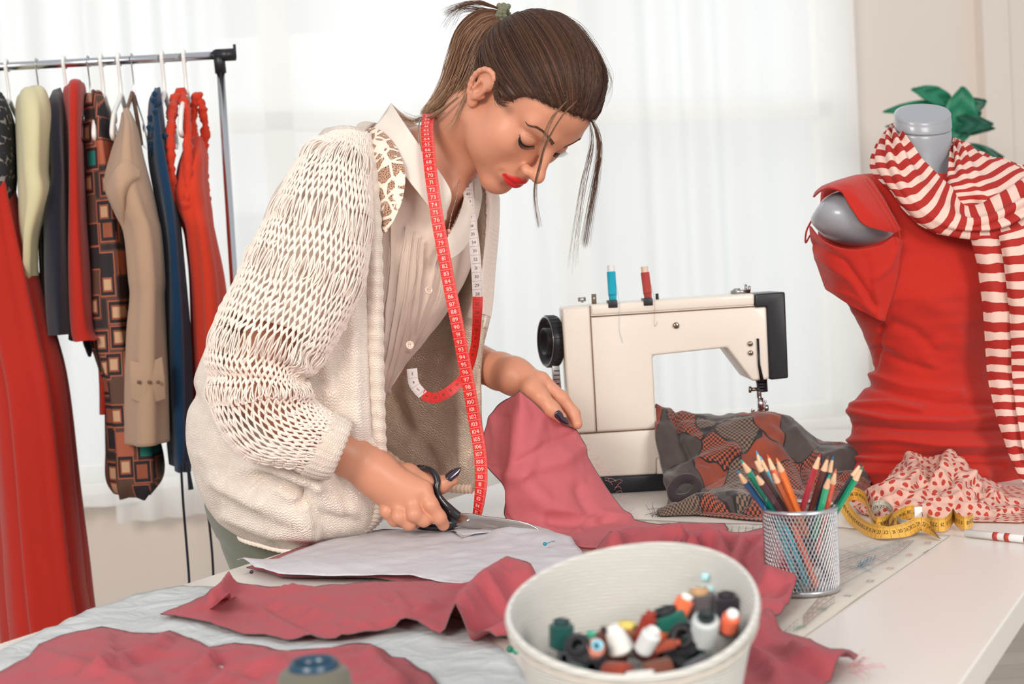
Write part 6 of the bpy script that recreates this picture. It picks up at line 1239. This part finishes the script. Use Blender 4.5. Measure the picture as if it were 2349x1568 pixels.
G = patch(far, 110, 130, folds=[([(950,780),(940,900),(960,1000)],.008,20),([(1040,760),(1020,900),(1030,1040)],-.008,18),([(1075,760),(1060,900),(1065,1060)],.006,12),([(900,900),(960,1000),(1000,1080)],-.008,18)], disp=lambda G: .004*vn(G*14,1,27))
mesh('far_front', G.reshape(-1,3), grid_faces(*G.shape[:2]), [KI,KN], card, solid=.004, uv=arc_uv(G), midx=[1 if (i < 62 and j > 40) else 0 for i in range(G.shape[0]-1) for j in range(G.shape[1]-1)]); FARG = G
P = G[-1][:78]; v, f = tube(P+[0,-.001,0], .007+.0010*np.sin(np.arange(len(P))*1.6), 8); mesh('hem', v, f, KI, card)
G2 = G[2:66, 72:100]+np.array([0,-.004,0]); cuv(patch_obj, 'far_front_edge', G2, KN, card, solid=.003)
# sleeve: inner blouse sleeve, then the crochet net over arm and blouse
SL = [(770,300,846,312,2.06,.030),(700,340,856,385,2.02,.055),(645,425,858,480,1.99,.070),(602,520,846,590,1.97,.076),(562,600,815,690,1.955,.078),(508,700,772,780,1.945,.078),(472,800,735,850,1.938,.074),(476,888,722,885,1.934,.070),(500,968,716,908,1.930,.064),(562,1045,732,925,1.928,.058),(642,1072,752,940,1.928,.052),(700,1080,772,952,1.930,.046)]
IN = [(l+14,t+8,r-14,b-4,Y+.012,h*.82) for l,t,r,b,Y,h in SL[:6]]; G = loft(IN, 60, 80, 1, lambda G,a: .003*vn(G*25,1,5)); cuv(loft_obj, 'inner_sleeve', G, BLO, blo, cap=(False,False))
def sleeve_pt(n=260, nu=120):
    return loft(SL, nu, n, 1.0, lambda G,a: .0035*vn(G*[16,16,16],1,41), [([(720,330),(700,420),(660,520)],.004,18),([(600,830),(660,850),(730,880)],-.014,16),([(480,860),(600,870),(700,880)],-.008,14),([(560,760),(640,800),(720,860)],.007,14),([(540,920),(620,900),(700,905)],.008,14),([(620,640),(680,760),(730,870)],-.006,14)])
SG = sleeve_pt()
def sv(u, v, off=0.0):
    """point of the sleeve surface, u around 0..1, v down 0..1"""
    n, nu = SG.shape[:2]; v = np.clip(np.asarray(v),0,.9999)*(n-1); u = (np.asarray(u)%1)*nu; i = v.astype(int); j = u.astype(int); fv = (v-i)[...,None]; fu = (u-j)[...,None]; j2 = (j+1)%nu; j = j%nu
    return (SG[i,j]*(1-fv)+SG[i+1,j]*fv)*(1-fu)+(SG[i,j2]*(1-fv)+SG[i+1,j2]*fv)*fu
# solid knit under-layer on the upper part, so that the net reads over cream
bands = []; v_ = .0
pat = [('d',3),('l',1),('d',4),('l',1),('d',3),('l',1),('d',4),('d',2),('l',1),('d',4),('l',1),('D',8),('l',1)]
HK = {'d':1,'l':3.0,'D':1.7}; tot = sum(n*HK[k] for k, n in pat); rows = []
for k, n in pat:
    for _ in range(n): h = HK[k]/tot; rows.append((v_, v_+h, k)); v_ += h
NU = 64; mb = MB(); r0 = .00140
def yarn(u0, v0, u1, v1, r, n=5, jit=.0007):
    t = np.linspace(0,1,n); P = sv(u0+(u1-u0)*t, v0+(v1-v0)*t); P = P+RNG.normal(size=(1,3))*jit*np.sin(t*math.pi)[:,None]; P[:,1] -= .0012*np.sin(t*math.pi); v, f = tube(P, r, 5, cap=False); mb.add(v, f)
for ri, (a, b_, k) in enumerate(rows):
    off = (ri%2)*.5; wob = lambda u: .006*math.sin(u*19)+.004*math.sin(u*41+1)
    NU = 46 if k == 'D' or a > .78 else 58
    for j in range(NU):
        u = (j+off)/NU
        if not (-.08 < u < .62 or u > .92): continue          # the far side of the arm is plain knit
        va, vb = a+wob(u), b_+wob(u)
        for s in (-.5,.5):
            ue = u+s/NU
            if k != 'l':
                yarn(u, va, ue, vb, r0*1.15); yarn(u+.10/NU, va, ue+.10/NU, vb, r0*.9, jit=.0010)
            else:
                for q in (0,.22,-.2): yarn(u+q*.3/NU, va, ue+q/NU, vb, r0*.72, 7, .0022)
        p = sv(np.array([u]), np.array([va]))[0]; v, f = lathe([(.00001,-.0024),(.0020,-.001),(.0020,.001),(.00001,.0024)], 6, p+[0,-.0008,0], zto((.3,.1,1))); mb.add(v, f)
mb.out('crochet_sleeve', YARN, card)
bk = SG[:, 70:112]; G = np.concatenate([bk], 1); cuv(patch_obj, 'sleeve_back', G, KN, card, solid=.003)
G = loft([(690,1083,764,944,1.930,.044),(700,1087,776,950,1.930,.046),(730,1094,800,965,1.932,.046),(752,1094,806,972,1.935,.044),(758,1084,800,980,1.936,.036)], 80, 60, 1.0, lambda G,a: .0012*np.sin(a*26)[None]+0*G[...,0]); cuv(loft_obj, 'sleeve_cuff', G, KR, card, cap=(False,False), solid=.004)
# crochet net over the far shoulder and upper front
FN, FU = FARG.shape[:2]; mb = MB()
def fvp(u, v):
    v = np.clip(v,0,.999)*(FN-1); u = np.clip(u,0,.999)*(FU-1); i = v.astype(int); j = u.astype(int); fv = (v-i)[...,None]; fu = (u-j)[...,None]
    return (FARG[i,j]*(1-fv)+FARG[i+1,j]*fv)*(1-fu)+(FARG[i,j+1]*(1-fv)+FARG[i+1,j+1]*fv)*fu
for r_ in range(26):
    for c_ in range(22):
        u = .40+(c_+(r_%2)*.5)*.022; v = .008+r_*.0175
        for s in (-.5,.5):
            t = np.linspace(0,1,4); P = fvp(u+s*.022*t, v+.0175*t)+np.array([.0012,-.0042,0]); v4, f4 = tube(P, .0014, 5, cap=False); mb.add(v4, f4)
mb.out('crochet_net', YARN, card)
# ---------------------------------------------------------------- necklace
SIL = mat('silver_chain', (210,206,202), .2, metal=1); nk = thing('necklace', 'thin silver chain necklace with a small pendant round the neck', 'necklace', at(1030,450,2.0))
for pts in ([(966,268,2.09),(960,292,2.055),(960,318,2.035),(966,345,2.025)],[(1054,412,2.075),(1046,455,2.05),(1035,495,2.025),(1027,540,2.0)]):
    P = cr([at(*p) for p in pts], 46); mb = MB()
    for i in range(45): v, f = lathe([(0,-.0012),(.0010,0),(0,.0012)], 6, P[i], zto(P[i+1]-P[i])); mb.add(v, f)
    mb.out('chain', SIL, nk)
mb = MB()
for q in ((972,268),(966,273),(978,264),(962,270)): v, f = lathe([(0,-.002),(.002,0),(0,.002)], 8, at(q[0],q[1],2.085), zto(RNG.normal(size=3))); mb.add(v, f)
mb.out('clasp', SIL, nk)
v, f = lathe([(0,-.003),(.0035,-.001),(.0035,.001),(0,.003)], 8, at(1029,530,1.985), zto((0,-1,0))); mesh('pendant', v, f, mat('pink_gem',(226,160,140),.1,coat=1), nk)
# ---------------------------------------------------------------- red tape measure round the neck
REDT = mat('red_tape', (206,28,22), .42, coat=.08); WHT = mat('white_tape_face', (212,200,196), .35); INKW = mat('white_print', (236,200,190), .5)
rt = thing('red_measuring_tape', 'red tape measure with white numbers hanging round the neck of the person', 'measuring tape', at(1040,700,1.97))
INKB = mat('tape_black_print', (44,36,34), .5)
def tp_(x, y, Y, sx=1, sz=-.12, sy=0): return (at(x,y,Y), np.array([sx,sy,sz],float))
tape('front', [tp_(985,262,2.085,.9,-.3,-.3),tp_(980,290,2.05,1,-.15,-.2),tp_(982,330,2.018),tp_(989,400,1.99),tp_(1000,480,1.978),tp_(1014,560,1.975),tp_(1030,650,1.975),tp_(1048,740,1.975),tp_(1063,820,1.98),tp_(1078,900,1.985),tp_(1090,970,1.99),tp_(1100,1030,1.99,1,-.05),tp_(1104,1080,1.99,1,.05),tp_(1102,1130,1.992,.8,.1,-.4),tp_(1094,1180,2.0,.6,.15,-.7),tp_(1082,1206,2.01,.5,.1,-.8)], .0178, REDT, REDT, INKW, rt, n=420, start=58, rot=90, orient=1, hh=.0056, step=.01075, digit_off=-.001)
BH = [tp_(1070,398,2.10,1,-.1,.2),tp_(1074,440,2.085),tp_(1080,500,2.07),tp_(1088,560,2.06),tp_(1093,620,2.055),tp_(1096,680,2.055),tp_(1094,740,2.055,.8,-.1,-.5),tp_(1088,800,2.06,.7,-.3,-.6),tp_(1072,852,2.06,.5,-.6,-.6),tp_(1040,890,2.055,.2,-.9,-.3),tp_(1000,912,2.05,-.1,-1,0),tp_(970,905,2.05,-.5,-.8,.1),tp_(950,880,2.05,-.9,-.3,0),tp_(945,845,2.05,-1,.1,0)]
tape('behind', BH[:6], .0150, WHT, WHT, INKB, rt, n=160, rot=90, hh=.0045, numbers=lambda k: max(1,42-k), step=.0125)
tape('behind', BH[5:12], .0150, REDT, REDT, INKB, rt, n=160, rot=90, hh=.0045, numbers=lambda k: max(1,25-k), step=.0125)
tape('behind', BH[11:], .0150, WHT, WHT, INKB, rt, n=80, rot=90, hh=.0045, numbers=lambda k: max(1,5-k), step=.0125)
tape('table_end', [(at(1080,1206,2.02),np.array([.3,-.9,.1])),(at(1062,1212,2.02),np.array([.3,-.9,.1])),(at(1040,1218,2.03),np.array([.3,-.9,.1])),(at(1000,1212,2.06),np.array([0,-1,.1])),(at(960,1206,2.08),np.array([0,-1,.1]))], .016, REDT, WHT, INKB, rt, n=60, rot=90, start=118)
